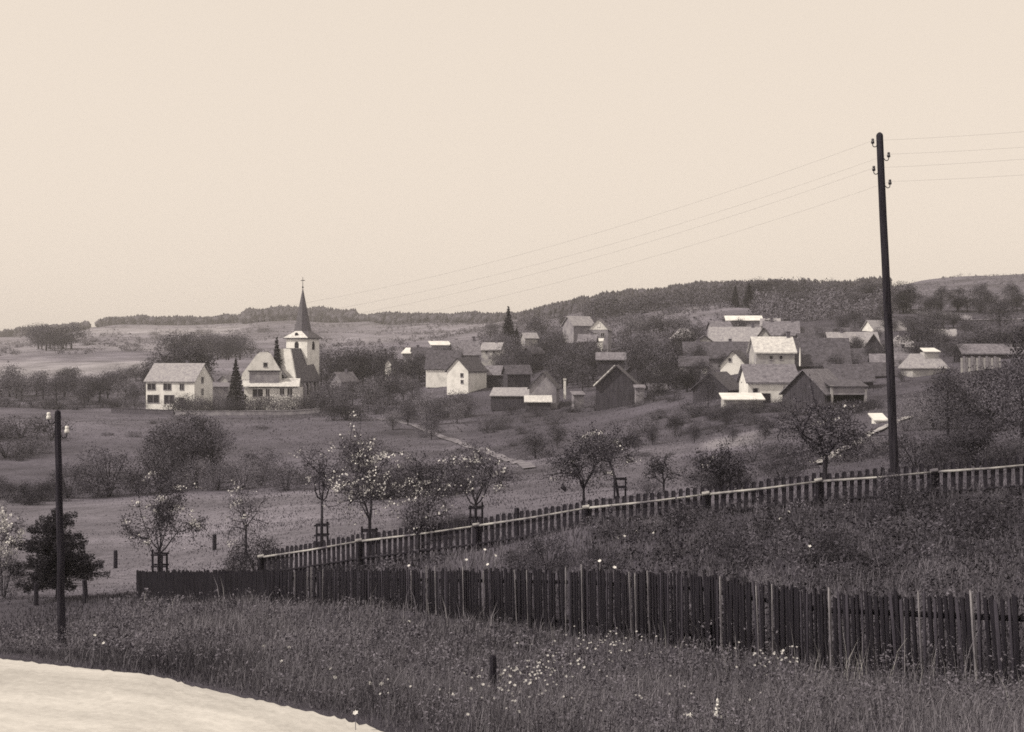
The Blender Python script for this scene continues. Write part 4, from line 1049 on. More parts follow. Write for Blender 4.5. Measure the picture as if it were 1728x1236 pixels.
NV = {'broad': 6, 'fine': 3, 'spruce': 4, 'shrub': 5, 'fineshrub': 3}
ROOTS = {}
rp = random.Random(11)
def plant(kind, px, Y, hpx, wk=1.0, mk='leaf', label=None, cat=None, group=None, sink=.15, variant=None, name=None):
    """hpx: height in rows of the photograph at that distance; wk: width factor"""
    i = rp.randrange(NV[kind]) if variant is None else variant
    if kind == 'spruce': mk = 'needle'
    nm, cr, tr = LIB[kind, i]
    H = hpx * Y / F
    g = ground_at(px, Y); g.z -= sink
    key = (kind, i, mk)
    if key not in ROOTS:
        t = empty(name or nm, g, rp.uniform(0, 6.28)); t.scale = (H * wk, H * wk, H)
        link('stems' if 'shrub' in kind else 'trunk', tr, t); link('crown', cr[mk], t)
        ROOTS[key] = t
    else:
        t = copy_thing(ROOTS[key], g, rp.uniform(0, 6.28), (H * wk, H * wk, H))
        if name: t.name = name
        if 'group' in t: del t['group']
    t['label'] = label; t['category'] = cat or ('spruce' if kind == 'spruce' else 'shrub' if 'shrub' in kind else 'tree')
    if group: t['group'] = group
    return t
ORD = ['leftmost', 'second from left', 'third from left', 'fourth from left', 'fifth from left', 'sixth from left', 'seventh from left', 'eighth from left', 'ninth from left']
def clump(kind, n, pxr, Yr, hr, wk=(.9, 1.3), mk='leaf', label='', group='', jitter=True, **k):
    """a loose row of plants; up to nine are told apart by their place in the row"""
    for i in range(n):
        px = pxr[0] + (pxr[1] - pxr[0]) * ((i + .08 + .84 * rp.random()) / n)
        Y = rp.uniform(*Yr)
        m = mk if isinstance(mk, str) else rp.choice(mk)
        lab = label
        if n <= 9:
            lab = label + ', ' + (ORD[i] if i < n - 1 else 'rightmost')
            if len(lab.split()) > 16: print('LONG LABEL', lab)
        plant(kind, px, Y, rp.uniform(*hr), rp.uniform(*wk), m, lab, group=group, **k)

LD = ['leaf', 'leaf_dark']; LP = ['leaf', 'leaf', 'leaf_pale']
# far hills, left
clump('broad', 9, (62, 122), (640, 690), (24, 44), (1.0, 1.5), 'leaf', 'tree in the small round copse on the pale slope at far left', 'copse on the left slope')
clump('broad', 17, (288, 405), (440, 560), (28, 50), (.9, 1.4), LP, 'tree in the wooded rise directly behind the white two-storey house', 'trees on the rise behind the white house')
clump('shrub', 12, (20, 560), (560, 1100), (8, 16), (1.0, 2.2), 'leaf', 'lone bush dotted on the pale open fields of the left hill', 'bushes on the left hill')
clump('broad', 12, (90, 265), (345, 385), (20, 34), (1.0, 1.4), LD, 'dark tree along the lower edge of the pale left field', 'trees below the left field')
clump('broad', 17, (-30, 238), (292, 335), (34, 56), (1.0, 1.35), LP, 'bushy tree in the thicket left of the white two-storey house', 'thicket left of the white house')
clump('shrub', 13, (-20, 235), (283, 292), (16, 26), (1.0, 1.6), LD, 'low bush at the foot of the thicket left of the white house', 'bushes at the foot of the thicket')
plant('broad', 246, 305, 68, .5, 'leaf_dark', 'small round dark tree touching the left end of the white house', variant=1)
plant('spruce', 398, 288, 92, 1.1, label='dark pointed spruce between white house and parish house', variant=0)
plant('spruce', 467, 303, 118, .9, label='dark spruce rising between parish house gable and church choir', variant=1)
clump('broad', 5, (262, 352), (318, 332), (70, 82), (.8, 1.1), 'leaf_dark', 'dark tree rising just behind the roof of the white two-storey house', 'trees behind the white house roof')
clump('shrub', 16, (292, 548), (281, 287), (22, 36), (.9, 1.4), LD, 'shrub in the belt along the churchyard wall, in front of the houses', 'shrubs along the churchyard wall')
plant('shrub', 308, 286, 36, .7, 'leaf', 'small pointed bush before the lower windows of the white house', variant=2)
# right of the church
clump('broad', 12, (540, 660), (300, 340), (50, 76), (.7, 1.0), LD, 'dark tree in the dense belt immediately right of the church', 'dark trees right of the church')
clump('broad', 10, (545, 700), (262, 292), (36, 60), (.8, 1.1), LP + ['leaf_dark'], 'bushy tree in the lower row between church and white barn', 'trees between church and white barn')
clump('broad', 9, (640, 760), (300, 335), (40, 58), (.9, 1.2), 'leaf_dark', 'dark tree around the huts left of the white barn', 'trees left of the white barn')
clump('shrub', 12, (560, 800), (225, 262), (22, 36), (1.0, 1.6), LD, 'shrub on the bank below the white barn', 'shrubs below the white barn')
clump('broad', 6, (655, 800), (210, 235), (34, 48), (.9, 1.2), LP, 'small pale leafed tree on the upper edge of the sloping meadow', 'small trees at the upper meadow edge')
plant('broad', 728, 196, 50, .9, 'leaf', 'round little tree standing beside the field path', variant=3)
plant('spruce', 858, 375, 76, 1.3, label='tall dark spruce breaking the skyline left of the right hill', variant=2)
plant('spruce', 872, 350, 56, 1.2, label='shorter spruce below the tall skyline spruce', variant=3)
clump('broad', 6, (800, 1000), (520, 620), (20, 34), (.9, 1.3), 'leaf', 'tree on the open slope behind the tall skyline spruce', 'trees on the open slope')
plant('broad', 912, 420, 46, 1.0, 'leaf', 'round tree standing right of the tall skyline spruce', variant=0)
clump('broad', 15, (820, 1000), (330, 380), (26, 44), (.9, 1.3), LP, 'small garden tree on the slope between skyline spruce and high white gable', 'garden trees on the middle slope')
clump('broad', 13, (830, 1000), (290, 325), (38, 56), (.9, 1.2), LD, 'dark tree in the band behind the grey gabled barn', 'dark trees behind the grey gabled barn')
clump('broad', 9, (930, 1008), (262, 300), (44, 74), (.7, 1.0), LD, 'tall dark tree between grey gabled barn and high white gable', 'tall dark trees right of the grey barn')
clump('broad', 14, (1060, 1180), (240, 290), (44, 84), (.7, 1.0), LD, 'tall dark tree in the grove at the village centre', 'dark grove at the village centre')
clump('broad', 7, (1090, 1190), (215, 232), (40, 58), (.9, 1.2), 'leaf_dark', 'lower dark tree at the front of the central grove', 'front trees of the central grove')
clump('shrub', 15, (800, 1200), (205, 236), (12, 24), (1.1, 1.9), LD, 'low garden bush along the upper edge of the meadow', 'garden bushes above the meadow')
clump('shrub', 12, (1060, 1330), (160, 195), (16, 30), (1.0, 1.7), LD, 'dark bush in the gardens below the barns', 'garden bushes below the barns')
clump('broad', 8, (1040, 1160), (360, 420), (24, 40), (.9, 1.3), LP, 'tree on the slope right of the high white gable', 'trees right of the high white gable')
plant('broad', 1262, 196, 56, .55, 'leaf_dark', 'dark tree covering the right half of the white gabled cottage', variant=2)
plant('broad', 1195, 188, 62, .6, 'leaf_dark', 'dark tree in front of the nearly black barn', variant=4)
# right hill
plant('spruce', 1241, 445, 38, 1.5, label='left one of two dark conifers on the hill above the brightest ridge roof', variant=0)
plant('spruce', 1264, 440, 42, 2.1, label='right one of two dark conifers on the hill above the brightest ridge roof', variant=1)
clump('broad', 26, (1270, 1500), (400, 620), (22, 38), (.9, 1.4), LD, 'tree scattered on the hillside above the village, below the ridge wood', 'trees scattered on the right hillside')
clump('broad', 13, (1020, 1240), (600, 800), (12, 22), (1.0, 1.6), 'leaf', 'small tree on the upper slope under the ridge wood', 'small trees under the ridge wood')
clump('shrub', 10, (880, 1200), (440, 620), (8, 14), (1.2, 2.6), 'leaf', 'hedge bush on the pale slope above the high white gable', 'hedge bushes on the right slope')
plant('fine', 1524, 372, 56, 1.1, 'leaf_dark', 'tallest dark tree on the right, its crown reaching the skyline by the pole', variant=0)
clump('fine', 4, (1490, 1565), (360, 380), (30, 40), (1.0, 1.3), 'leaf_dark', 'dark tree at the foot of the tallest skyline tree', 'trees around the tallest right tree')
for px, hh, lab in ((1588, 42, 'dark rounded tree on the right hillside, first right of the tallest'), (1617, 44, 'dark rounded tree on the right hillside, second right of the tallest'), (1655, 50, 'dark tall oval tree on the right hillside, above the retaining wall end'), (1709, 46, 'dark oval tree at the right edge of the hillside row')):
    plant('fine', px, 372, hh, .95, 'leaf_dark', lab)
clump('broad', 9, (1560, 1740), (365, 378), (18, 28), (1.1, 1.6), 'leaf_dark', 'low dark tree filling the row along the upper right lane', 'low trees of the upper right row')
clump('broad', 14, (1400, 1640), (285, 350), (20, 34), (.9, 1.4), LD, 'bushy tree between the upper right lane and the pale villa', 'trees above the pale villa')
clump('broad', 16, (1540, 1740), (215, 300), (36, 58), (1.0, 1.3), LD, 'leafy tree on the right slope around the plank screen', 'trees around the plank screen')
clump('shrub', 9, (1360, 1540), (205, 262), (12, 22), (1.0, 1.6), LD, 'dark bush squeezed between the barns right of centre', 'bushes between the barns')
clump('broad', 9, (1195, 1330), (292, 330), (18, 30), (.9, 1.3), LD, 'small garden tree beneath the brightest ridge roof', 'garden trees under the brightest ridge roof')
clump('broad', 9, (1330, 1480), (240, 275), (22, 38), (.9, 1.3), LD, 'tree among the dull roofs right of centre', 'trees among the dull roofs')
clump('shrub', 9, (1185, 1345), (168, 176), (12, 24), (1.0, 1.7), LD, 'bush in front of the grey-roofed barn and white shed', 'bushes before the grey-roofed barn')
clump('shrub', 9, (1380, 1480), (150, 166), (14, 26), (1.0, 1.6), LD, 'bush in front of the open fronted shed', 'bushes before the open shed')
clump('broad', 6, (1120, 1220), (262, 280), (20, 34), (.9, 1.2), LP, 'small pale tree around the two little gabled cottages', 'small trees at the two cottages')
clump('broad', 16, (1150, 1330), (200, 285), (18, 34), (.7, 1.1), LD, 'small dark tree squeezed between the houses left of the black barn', 'small trees between the left village houses')
clump('broad', 16, (1330, 1560), (185, 300), (16, 32), (.7, 1.1), LD, 'small dark tree squeezed between the roofs around the tall pole', 'small trees between the right village roofs')
clump('shrub', 16, (1140, 1480), (140, 172), (12, 22), (1.0, 1.8), LD, 'ragged bush on the garden bank below the barns', 'ragged bushes on the garden bank')
clump('shrub', 14, (640, 905), (125, 215), (7, 13), (1.2, 2.4), LD, 'low ragged tuft lining the dark field path', 'tufts lining the field path')
clump('shrub', 18, (-20, 640), (150, 270), (5, 11), (1.4, 3.0), LD, 'low dark tussock in the field below the church', 'tussocks in the church field')
clump('shrub', 14, (880, 1190), (105, 165), (6, 12), (1.3, 2.6), LD, 'low dark tussock on the middle meadow', 'tussocks on the middle meadow')
# near right: big dark trees
for px, Y, hh, wk, mk, lab in ((1600, 92, 112, .95, 'leaf', 'big dark tree right of the tall pole, partly hiding the pale villa'), (1668, 78, 138, .95, 'leaf_dark', 'biggest dark tree near the right edge'),
                               (1725, 70, 158, .9, 'leaf', 'big dark tree cut by the right edge of the view'), (1640, 60, 92, 1.1, 'leaf_dark', 'dark rounded tree in front of the biggest one at right'),
                               (1775, 95, 180, .9, 'leaf_dark', 'big dark tree behind the one cut by the right edge')):
    plant('fine', px, Y, hh, wk, mk, lab)
clump('fineshrub', 7, (1540, 1760), (50, 62), (44, 74), (1.0, 1.5), LD, 'dark shrub behind the picket fence at far right', 'shrubs behind the fence at right')
clump('fineshrub', 5, (1525, 1640), (98, 116), (34, 52), (1.0, 1.5), 'leaf_pale', 'pale flowering bush in the heap right of the tall pole', 'pale bushes right of the tall pole')
clump('fineshrub', 5, (1410, 1500), (66, 90), (22, 38), (1.0, 1.5), LP, 'bush between the dense round tree and the tall pole', 'bushes left of the tall pole')
clump('fineshrub', 7, (1180, 1370), (60, 92), (30, 56), (1.0, 1.5), LD, 'dark shrub behind the picket fence, left of the dense round tree', 'shrubs left of the dense round tree')
# valley hedges
clump('fineshrub', 4, (105, 205), (106, 114), (50, 88), (.65, .95), LP, 'bush of the tall hedge behind the short pole', 'tall hedge behind the short pole')
clump('fineshrub', 8, (215, 500), (106, 118), (36, 74), (.85, 1.2), LP + ['leaf_dark'], 'dark bush of the hedgerow along the far side of the pale meadow', 'hedgerow behind the pale meadow')
clump('fine', 4, (262, 372), (120, 128), (84, 122), (.7, .95), 'leaf', 'tree standing in the hedgerow behind the pale meadow', 'trees in the hedgerow')
clump('fineshrub', 6, (-40, 110), (100, 110), (28, 56), (.9, 1.4), LP + ['leaf_dark'], 'dark bush of the hedgerow left of the short pole', 'hedgerow at the left edge')
clump('shrub', 7, (-60, 90), (175, 205), (28, 46), (1.1, 1.7), LD, 'dark bush on the upper field at the left edge', 'bushes on the upper left field')
clump('fineshrub', 7, (600, 790), (72, 98), (40, 66), (1.0, 1.4), LD, 'dark shrub below the sloping meadow, behind the flowering trees', 'shrubs behind the flowering trees')
plant('shrub', 612, 150, 62, .85, 'leaf', 'dark half of the pale flowering bush in the middle meadow', variant=1)
plant('shrub', 596, 148, 54, .75, 'leaf_pale', 'pale flowering bush alone in the middle meadow', variant=3)
plant('broad', 903, 148, 52, 1.15, 'leaf', 'round meadow tree with a short trunk and its own shadow', variant=5)
plant('broad', 940, 168, 46, .9, 'leaf', 'smaller meadow tree behind the round one', variant=2)
clump('shrub', 9, (640, 900), (115, 215), (8, 14), (1.0, 2.0), 'leaf_dark', 'tuft of bush along the field path', 'bushes along the field path')
clump('broad', 7, (1060, 1300), (120, 158), (26, 40), (.8, 1.1), LD, 'young fruit tree in the meadow below the barns', 'young trees below the barns')
clump('fineshrub', 6, (700, 790), (50, 60), (26, 44), (1.0, 1.5), LD, 'low shrub right behind the picket fence under the flowering trees', 'low shrubs behind the picket fence')
clump('fineshrub', 6, (1040, 1190), (46, 56), (24, 36), (1.0, 1.5), LP, 'pale scrub behind the picket fence, right of the leaning tree', 'scrub right of the leaning tree')
# garden and near left
for px, Y, hh, wk, mk, lab in ((925, 31.5, 74, .9, 'leaf_dark', 'dark round bush in the garden before the picket fence'), (880, 32.5, 52, .8, 'leaf', 'lighter bush left of the dark round garden bush'),
                               (1228, 27, 86, .7, 'leaf_dark', 'dark tangled garden bush right of the thin sapling'), (1512, 31.0, 88, .8, 'leaf_dark', 'dark bush at the foot of the tall pole, before the fence'),
                               (1400, 26, 62, 1.0, 'leaf_dark', 'low dark weeds bush in the right garden'), (1640, 27, 70, 1.2, 'leaf_dark', 'broad dark bush in the far right garden'), (1480, 23.5, 60, 1.3, 'leaf_dark', 'dark bush just behind the slats at right'),
                               (436, 44.5, 92, .75, 'leaf_dark', 'dark bush at the left end of the picket fence'), (470, 46, 44, .9, 'leaf', 'low bush right of the dark one at the picket fence end'), (395, 46.5, 50, .8, 'leaf_dark', 'low bush left of the dark one at the picket fence end'),
                               (560, 41.2, 34, .9, 'leaf', 'small bush between the two fences, left part'), (322, 45.5, 40, .9, 'leaf', 'small leafy bush behind the left end of the slat fence'), (6, 47, 92, .6, 'leaf_pale', 'pale flowering bush at the left edge')):
    plant('fineshrub', px, Y, hh, wk, mk, lab)

clump('fineshrub', 8, (1000, 1195), (34.2, 35.2), (22, 38), (.9, 1.4), LP, 'leafy bush growing against the garden side of the picket fence', 'bushes against the picket fence')
clump('fineshrub', 5, (1560, 1740), (31.5, 32.6), (22, 40), (1.0, 1.6), LD, 'dark bush growing over the picket fence at right', 'bushes over the picket fence at right')
plant('fineshrub', 462, 40.6, 46, .8, 'leaf', 'leafy bush hiding the low end of the picket fence')
for k_ in range(18):      # currants and perennials of the garden
    px = 880 + 47 * k_ + rp.uniform(-14, 14); Y = rp.uniform(22 if px > 1150 else 27, 32)
    plant('fineshrub', px, Y, rp.uniform(28, 56), rp.uniform(.5, 1.0), rp.choice(['leaf', 'leaf_pale', 'leaf_dark', 'leaf_pale']), 'small leafy garden shrub in the uncut grass between the two fences', group='garden shrubs between the fences')

def young_spruce():
    """dark spruce by the short pole: whorls of long flat branches"""
    Y = 46; r = np.random.default_rng(77)
    g = ground_at(98, Y); H = (HOR - 862) / F * Y - g.z
    t = thing('young_spruce', 'bushy dark spruce with level branches behind the short pole', 'spruce', g)
    MB().tube([(0, 0, -.2), (0, 0, H * .5), (0, 0, H * .98)], [.09, .06, .01], 8).build('trunk', M['bark'], t)
    C = []; wood = MB()
    for L in range(10):
        z0 = H * (.23 + .74 * L / 9.5); reach = (1 - (L / 10.4) ** 2.0) * 1.5 + .15
        nb = 12 if L < 7 else 8
        for b in range(nb):
            a = r.random() * 6.283; rr = reach * (.3 + .9 * r.random())
            k = int(360 * rr) + 40; dz_ = r.normal() * .08
            u = r.random(k) ** .7
            w_ = .17 * (1 - u * .6)
            off = r.normal(size=k) * w_ * .5
            C.append(np.stack([np.cos(a) * rr * u - np.sin(a) * off, np.sin(a) * rr * u + np.cos(a) * off, z0 + dz_ - .16 * u * rr + .14 * u ** 2 * rr + r.normal(size=k) * .07], -1))
            wood.tube([(0, 0, z0), (math.cos(a) * rr * .5, math.sin(a) * rr * .5, z0 - .05 * rr), (math.cos(a) * rr * .95, math.sin(a) * rr * .95, z0)], [.018, .012, .004], 4, cap=False)
    C = np.vstack(C); n = len(C)
    V, Fq, S = leaf_quads(C, .07 * (.6 + .8 * r.random(n)), r, np.clip(.45 + .6 * (r.random(n) - .5), 0, 1), flat=.5, aspect=.4)
    link('crown', mesh_np('crown', V, Fq, M['needle'], S), t); wood.build('branches', M['bark'], t)
young_spruce()

# ------------------------------------------------------------------ orchard trees with visible boughs
def orchard_tree(label, px, Y, py_top, width_px, seed, mk='leaf', blossom=0.0, leaves=2200, clear=.36, lean=0.0, stakes=0, sz=.085, spread=1.0, name='fruit_tree', rad=.05, fill=.22):
    leaves = int(leaves * 2.3); sz *= .8
    r = np.random.default_rng(seed)
    g = ground_at(px, Y); g.z -= .05
    H = (HOR - py_top) / F * Y - g.z; W = width_px * Y / F / 2
    t = thing(name, label, 'tree', g)
    m = MB(); tips = []
    def bough(p, d, L, rd, lev):
        q = [p]; n = 4
        for k in range(n):
            d = (d + Vector(r.normal(size=3) * .2) + Vector((0, 0, .10 if lev < 2 else .02))).normalized()
            q.append(q[-1] + d * (L / n))
        m.tube(q, [rd * (1 - .55 * k / n) for k in range(n + 1)], 6 if lev < 2 else 4, cap=False)
        if lev >= 3:
            tips.append(q); return
        tips.append(q[1:] if lev >= 2 else q[2:])
        for k in range(3):
            a = r.random() * 6.28
            u = d.cross(Vector((.3, .2, 1))).normalized(); v = d.cross(u)
            nd = (d * .75 + (u * math.cos(a) + v * math.sin(a)) * (.75 + .3 * r.random())).normalized()
            bough(q[-1] if k == 0 else q[int(2 + 2 * r.random())], nd, L * (.55 + .4 * r.random()), rd * .52, lev + 1)
    hs = H * clear
    top = Vector((lean * hs, 0, hs))
    m.tube([(0, 0, -.3), (lean * hs * .4, r.normal() * .02, hs * .5), top], [rad * 1.35, rad, rad * .82], 8)
    nl = 5
    for i in range(nl):
        a = 6.28 * (i + .5 * r.random()) / nl
        d = Vector((math.cos(a) * spread, math.sin(a) * spread, .7 + 1.3 * r.random())).normalized()
        bough(top - Vector((0, 0, hs * .12 * r.random())), d, (H - hs) * .44, rad * .55, 1)
    bough(top, Vector((lean, 0, 1)), (H - hs) * .46, rad * .6, 1)
    # fit the spread of the boughs to the silhouette
    P = np.array([p for q in tips for p in q])
    hi = np.percentile(P[:, 2], 98); sx = W / max(np.percentile(np.abs(P[:, 0] - lean * hs), 96), .05); szz = (H - hs) / max(hi - hs, .1)
    def fit(A):
        A = np.array(A, float); up = A[:, 2] > hs; b = A.copy()
        kx = np.where(up, sx, 1.0)
        b[:, 0] = np.where(up, lean * hs + (A[:, 0] - lean * hs) * sx, A[:, 0]); b[:, 1] = np.where(up, A[:, 1] * sx, A[:, 1]); b[:, 2] = np.where(up, hs + (A[:, 2] - hs) * szz, A[:, 2]); return b
    m.v = [tuple(p) for p in fit(m.v)]
    m.build('trunk', M['bark'], t)
    T = [fit(np.array(q)) for q in tips]
    pick = r.integers(0, len(T), leaves); u = r.random(leaves)
    C = np.zeros((leaves, 3))
    for j in range(leaves):
        q = T[pick[j]]; f = u[j] * (len(q) - 1); i = min(int(f), len(q) - 2); C[j] = q[i] + (q[i + 1] - q[i]) * (f - i)
    C += r.normal(size=C.shape) * .10
    if fill > 0:       # leafier crowns: part of the leaves stand free of the boughs
        k = int(leaves * fill); D, _, _ = crown_cloud(r, k, 1.0, 0.0, 1.0, 34, .04, lump=.17)
        C[:k] = D * np.array([W * 2, W * 2, (H - hs * .86)]) + np.array([lean * hs, 0, hs * .86])
    bl = (vnoise(C[:, 0] * 3.7 + seed + C[:, 1] * 2, C[:, 2] * 3.7 + C[:, 1], seed) > 1 - blossom * .8) & (r.random(leaves) < .6) if blossom > 0 else np.zeros(leaves, bool)
    sh = np.clip(.45 + .7 * (r.random(leaves) - .5), 0, 1); s = sz * (.6 + .8 * r.random(leaves))
    V, Fq, S = leaf_quads(C[~bl], s[~bl], r, sh[~bl])
    link('crown', mesh_np('crown', V, Fq, M[mk], S), t)
    if bl.any():
        n = int(bl.sum())
        V, Fq, S = leaf_quads(np.repeat(C[bl], 2, 0) + r.normal(size=(n * 2, 3)) * .04, np.repeat(s[bl], 2) * .95, r, .35 + .65 * r.random(n * 2), aspect=.9)
        link('blossom', mesh_np('blossom', V, Fq, M['blossom'], S), t)
    if stakes:
        sh_ = {2: .52, 3: .55, 4: .6}[stakes] * min(H, 3.2) * .62
        for k in range(stakes):
            a = 6.28 * k / stakes + .5
            x, y = math.cos(a) * .26, math.sin(a) * .26
            MB().tube([(x, y, -.3), (x + .02 * r.normal(), y, sh_ * (.9 + .2 * r.random()))], [.045, .04], 6).build('stake', M['post'], t)
        for z in (.55, .9):
            for y in (-.25, .25): MB().box(-.27, .27, y - .02, y + .02, sh_ * z - .03, sh_ * z + .03).build('crossbar', M['post'], t)
    return t
orchard_tree('leafy young fruit tree with a staked guard, left above the slat fence end', 270, 51, 795, 125, 1, 'leaf', .18, 3000, .30, stakes=4, fill=.3)
orchard_tree('small sparse fruit tree left of the staked sapling in the meadow', 415, 55, 815, 66, 2, 'leaf_pale', .2, 900, .42)
orchard_tree('slender young fruit tree in a three-stake guard on the pale meadow', 543, 54, 760, 84, 3, 'leaf', .18, 700, .52, stakes=3)
orchard_tree('fruit tree in full white blossom behind the picket fence', 624, 49, 735, 128, 4, 'leaf', .34, 2300, .32, stakes=2, rad=.06)
orchard_tree('pale flowering sapling standing in front of the picket fence', 706, 39.5, 838, 84, 5, 'leaf_pale', .3, 650, .45, spread=.7)
orchard_tree('dark twiggy fruit tree between flowering tree and staked tree', 722, 56, 772, 84, 15, 'leaf', .2, 1600, .34)
orchard_tree('broad fruit tree with stakes behind the middle of the picket fence', 803, 51, 752, 122, 6, 'leaf', .18, 2600, .36, stakes=3)
orchard_tree('upright fruit tree left of the leaning one on the sloping meadow', 985, 51, 740, 112, 7, 'leaf', .1, 2300, .34)
orchard_tree('leaning fruit tree with a bent trunk behind the picket fence', 1046, 57, 722, 105, 8, 'leaf', .12, 2200, .5, lean=-.28, stakes=2)
orchard_tree('low spreading fruit tree behind the fence, left of the dense round tree', 1218, 47, 757, 105, 9, 'leaf_dark', .05, 2400, .22)
orchard_tree('dense round dark tree with a short forked trunk behind the picket fence', 1392, 54, 676, 142, 10, 'leaf', .10, 3600, .30, sz=.105, rad=.09, name='dense_tree', fill=.6)
orchard_tree('thin bare sapling by the dark post in the garden', 1144, 30.5, 846, 40, 12, 'leaf', 0, 160, .6, sz=.06, rad=.016)
orchard_tree('twiggy flowering bush tree at the left edge of the view', 2, 50, 862, 70, 13, 'leaf_pale', .5, 1300, .3)
orchard_tree('fruit tree half hidden behind the sloping rail, right of the leaning one', 1120, 60, 770, 64, 14, 'leaf', .05, 900, .36)

# ------------------------------------------------------------------ woods on the ridges: too many to count, one mass each
def ridge_wood(name, label, n, pxr, yr, hr, seed, conif=.85, mk='wood_far', patch=0.0):
    r = np.random.default_rng(seed)
    px = r.uniform(*pxr, n); ry = np.interp(px, *zip(*RIDGE_Y)); Y = ry * r.uniform(yr[0], yr[1], n)
    if patch:
        ok = vnoise(px * .021, Y * .012, seed) + .25 * vnoise(px * .08, Y * .05, seed + 1) > patch; px, ry, Y = px[ok], ry[ok], Y[ok]; n = len(px)
    x = (px - CX) / F * Y; z = height(x, Y)
    h = r.uniform(*hr, n) * (.8 + .4 * vnoise(px * .05, Y * .02, 4)); w_ = h * r.uniform(.2, .34, n)
    k = 7; V = []; ang = np.arange(k) * 2 * np.pi / k
    rings = [(0.02, .75), (.25, 1.0), (.45, .62), (.5, .82), (.72, .36), (.76, .5), (1.0, .02)]
    broad = [(0.05, .35), (.3, 1.25), (.5, 1.5), (.65, 1.45), (.8, 1.1), (.93, .6), (1.0, .05)]
    isb = r.random(n) > conif
    for j in range(len(rings)):
        zz = np.where(isb, broad[j][0] * .9, rings[j][0]); rr = np.where(isb, broad[j][1], rings[j][1])
        jr = rr[:, None] * w_[:, None] * (.6 + .75 * r.random((n, k)))
        V.append(np.stack([x[:, None] + np.cos(ang) * jr, Y[:, None] + np.sin(ang) * jr, (z + zz * h)[:, None] + (r.random((n, k)) - .5) * .09 * h[:, None]], -1))
    V = np.stack(V, 1)         # n, rings, k, 3
    nr = len(rings); idx = np.arange(n * nr * k).reshape(n, nr, k); nx = np.roll(idx, -1, 2)
    Fq = np.stack([idx[:, :-1], nx[:, :-1], nx[:, 1:], idx[:, 1:]], -1).reshape(-1, 4)
    S = np.repeat(np.clip(.5 + .5 * (r.random(n) - .5), 0, 1), (nr - 1) * k) + (r.random(len(Fq)) - .5) * .4
    o = link(name, mesh_np(name, V.reshape(-1, 3), Fq, M[mk], np.clip(S, 0, 1)))
    tag(o, label, 'wood', kind='stuff')
def scrub(name, label, n, per, pxr, yr, hr, seed, mk='scrub_far', patch=.5, leaf=.5):
    """bushes past counting: each a loose cloud of leaf clumps"""
    r = np.random.default_rng(seed)
    px = r.uniform(*pxr, n); ry = np.interp(px, *zip(*RIDGE_Y)); Y = ry * r.uniform(yr[0], yr[1], n)
    ok = vnoise(px * .021, Y * .012, seed) + .3 * vnoise(px * .09, Y * .06, seed + 1) > patch; px, Y = px[ok], Y[ok]; n = len(px)
    x = (px - CX) / F * Y; z = height(x, Y)
    h = r.uniform(*hr, n) * (.5 + vnoise(px * .04, Y * .03, seed + 2)); w_ = h * r.uniform(.35, 1.1, n); b0 = r.random(n)
    k = np.repeat(np.arange(n), per); N = len(k)
    g = r.normal(size=(N, 3)) * .5; g /= np.maximum(1, np.linalg.norm(g, axis=1))[:, None]
    C = np.stack([x[k] + g[:, 0] * w_[k], Y[k] + g[:, 1] * w_[k], z[k] + h[k] * (.5 + g[:, 2] * .5)], -1)
    V, Fq, S = leaf_quads(C, leaf * (.5 + r.random(N)) * (.6 + .12 * h[k]), r, np.clip(.15 + .6 * b0[k] + .5 * (r.random(N) - .5), 0, 1), aspect=.7)
    tag(link(name, mesh_np(name, V, Fq, M[mk], S)), label, 'wood' if hr[1] > 4 else 'scrub', kind='stuff')
ridge_wood('ridge_wood', 'long dark wood covering the crest of the right hill', 4600, (878, 1500), (.80, 1.0), (5.0, 7.0), 41)
ridge_wood('hill_wood', 'dark block of wood on the skyline behind the church spire', 1500, (412, 600), (.9, 1.0), (10, 13), 42, .6)
ridge_wood('far_wood', 'thin line of trees along the far left skyline', 1200, (165, 415), (.94, 1.0), (6, 9.5), 43, .6)
ridge_wood('edge_wood', 'low scrub on the skyline at the far left edge', 420, (-150, 150), (.93, 1.0), (6, 10), 44, .3)
ridge_wood('middle_wood', 'low wood on the skyline in the middle dip', 1500, (600, 885), (.9, 1.0), (6, 8.5), 45, .6)
scrub('slope_wood', 'mixed scrub wood on the flank of the right hill under the crest', 2600, 60, (1000, 1475), (.58, .78), (3, 6.5), 46, 'wood_far', patch=.42, leaf=.5)
scrub('hill_scrub', 'low rough scrub scattered over the pale left hill', 3200, 30, (-100, 880), (.33, .93), (.7, 2.6), 47, patch=.62, leaf=.6)
scrub('hillside_scrub', 'rough scrub between the trees of the right hillside', 1900, 40, (1265, 1500), (.40, .66), (1.2, 5), 48, patch=.42)
scrub('pasture_scrub', 'low rough scrub on the slope around the high white gable', 1500, 30, (800, 1270), (.36, .72), (.7, 2.8), 49, patch=.5)
scrub('crest_scrub', 'low scrub on the bare right crest', 900, 26, (1540, 1900), (.55, .98), (.5, 1.6), 50, patch=.6, leaf=.4)

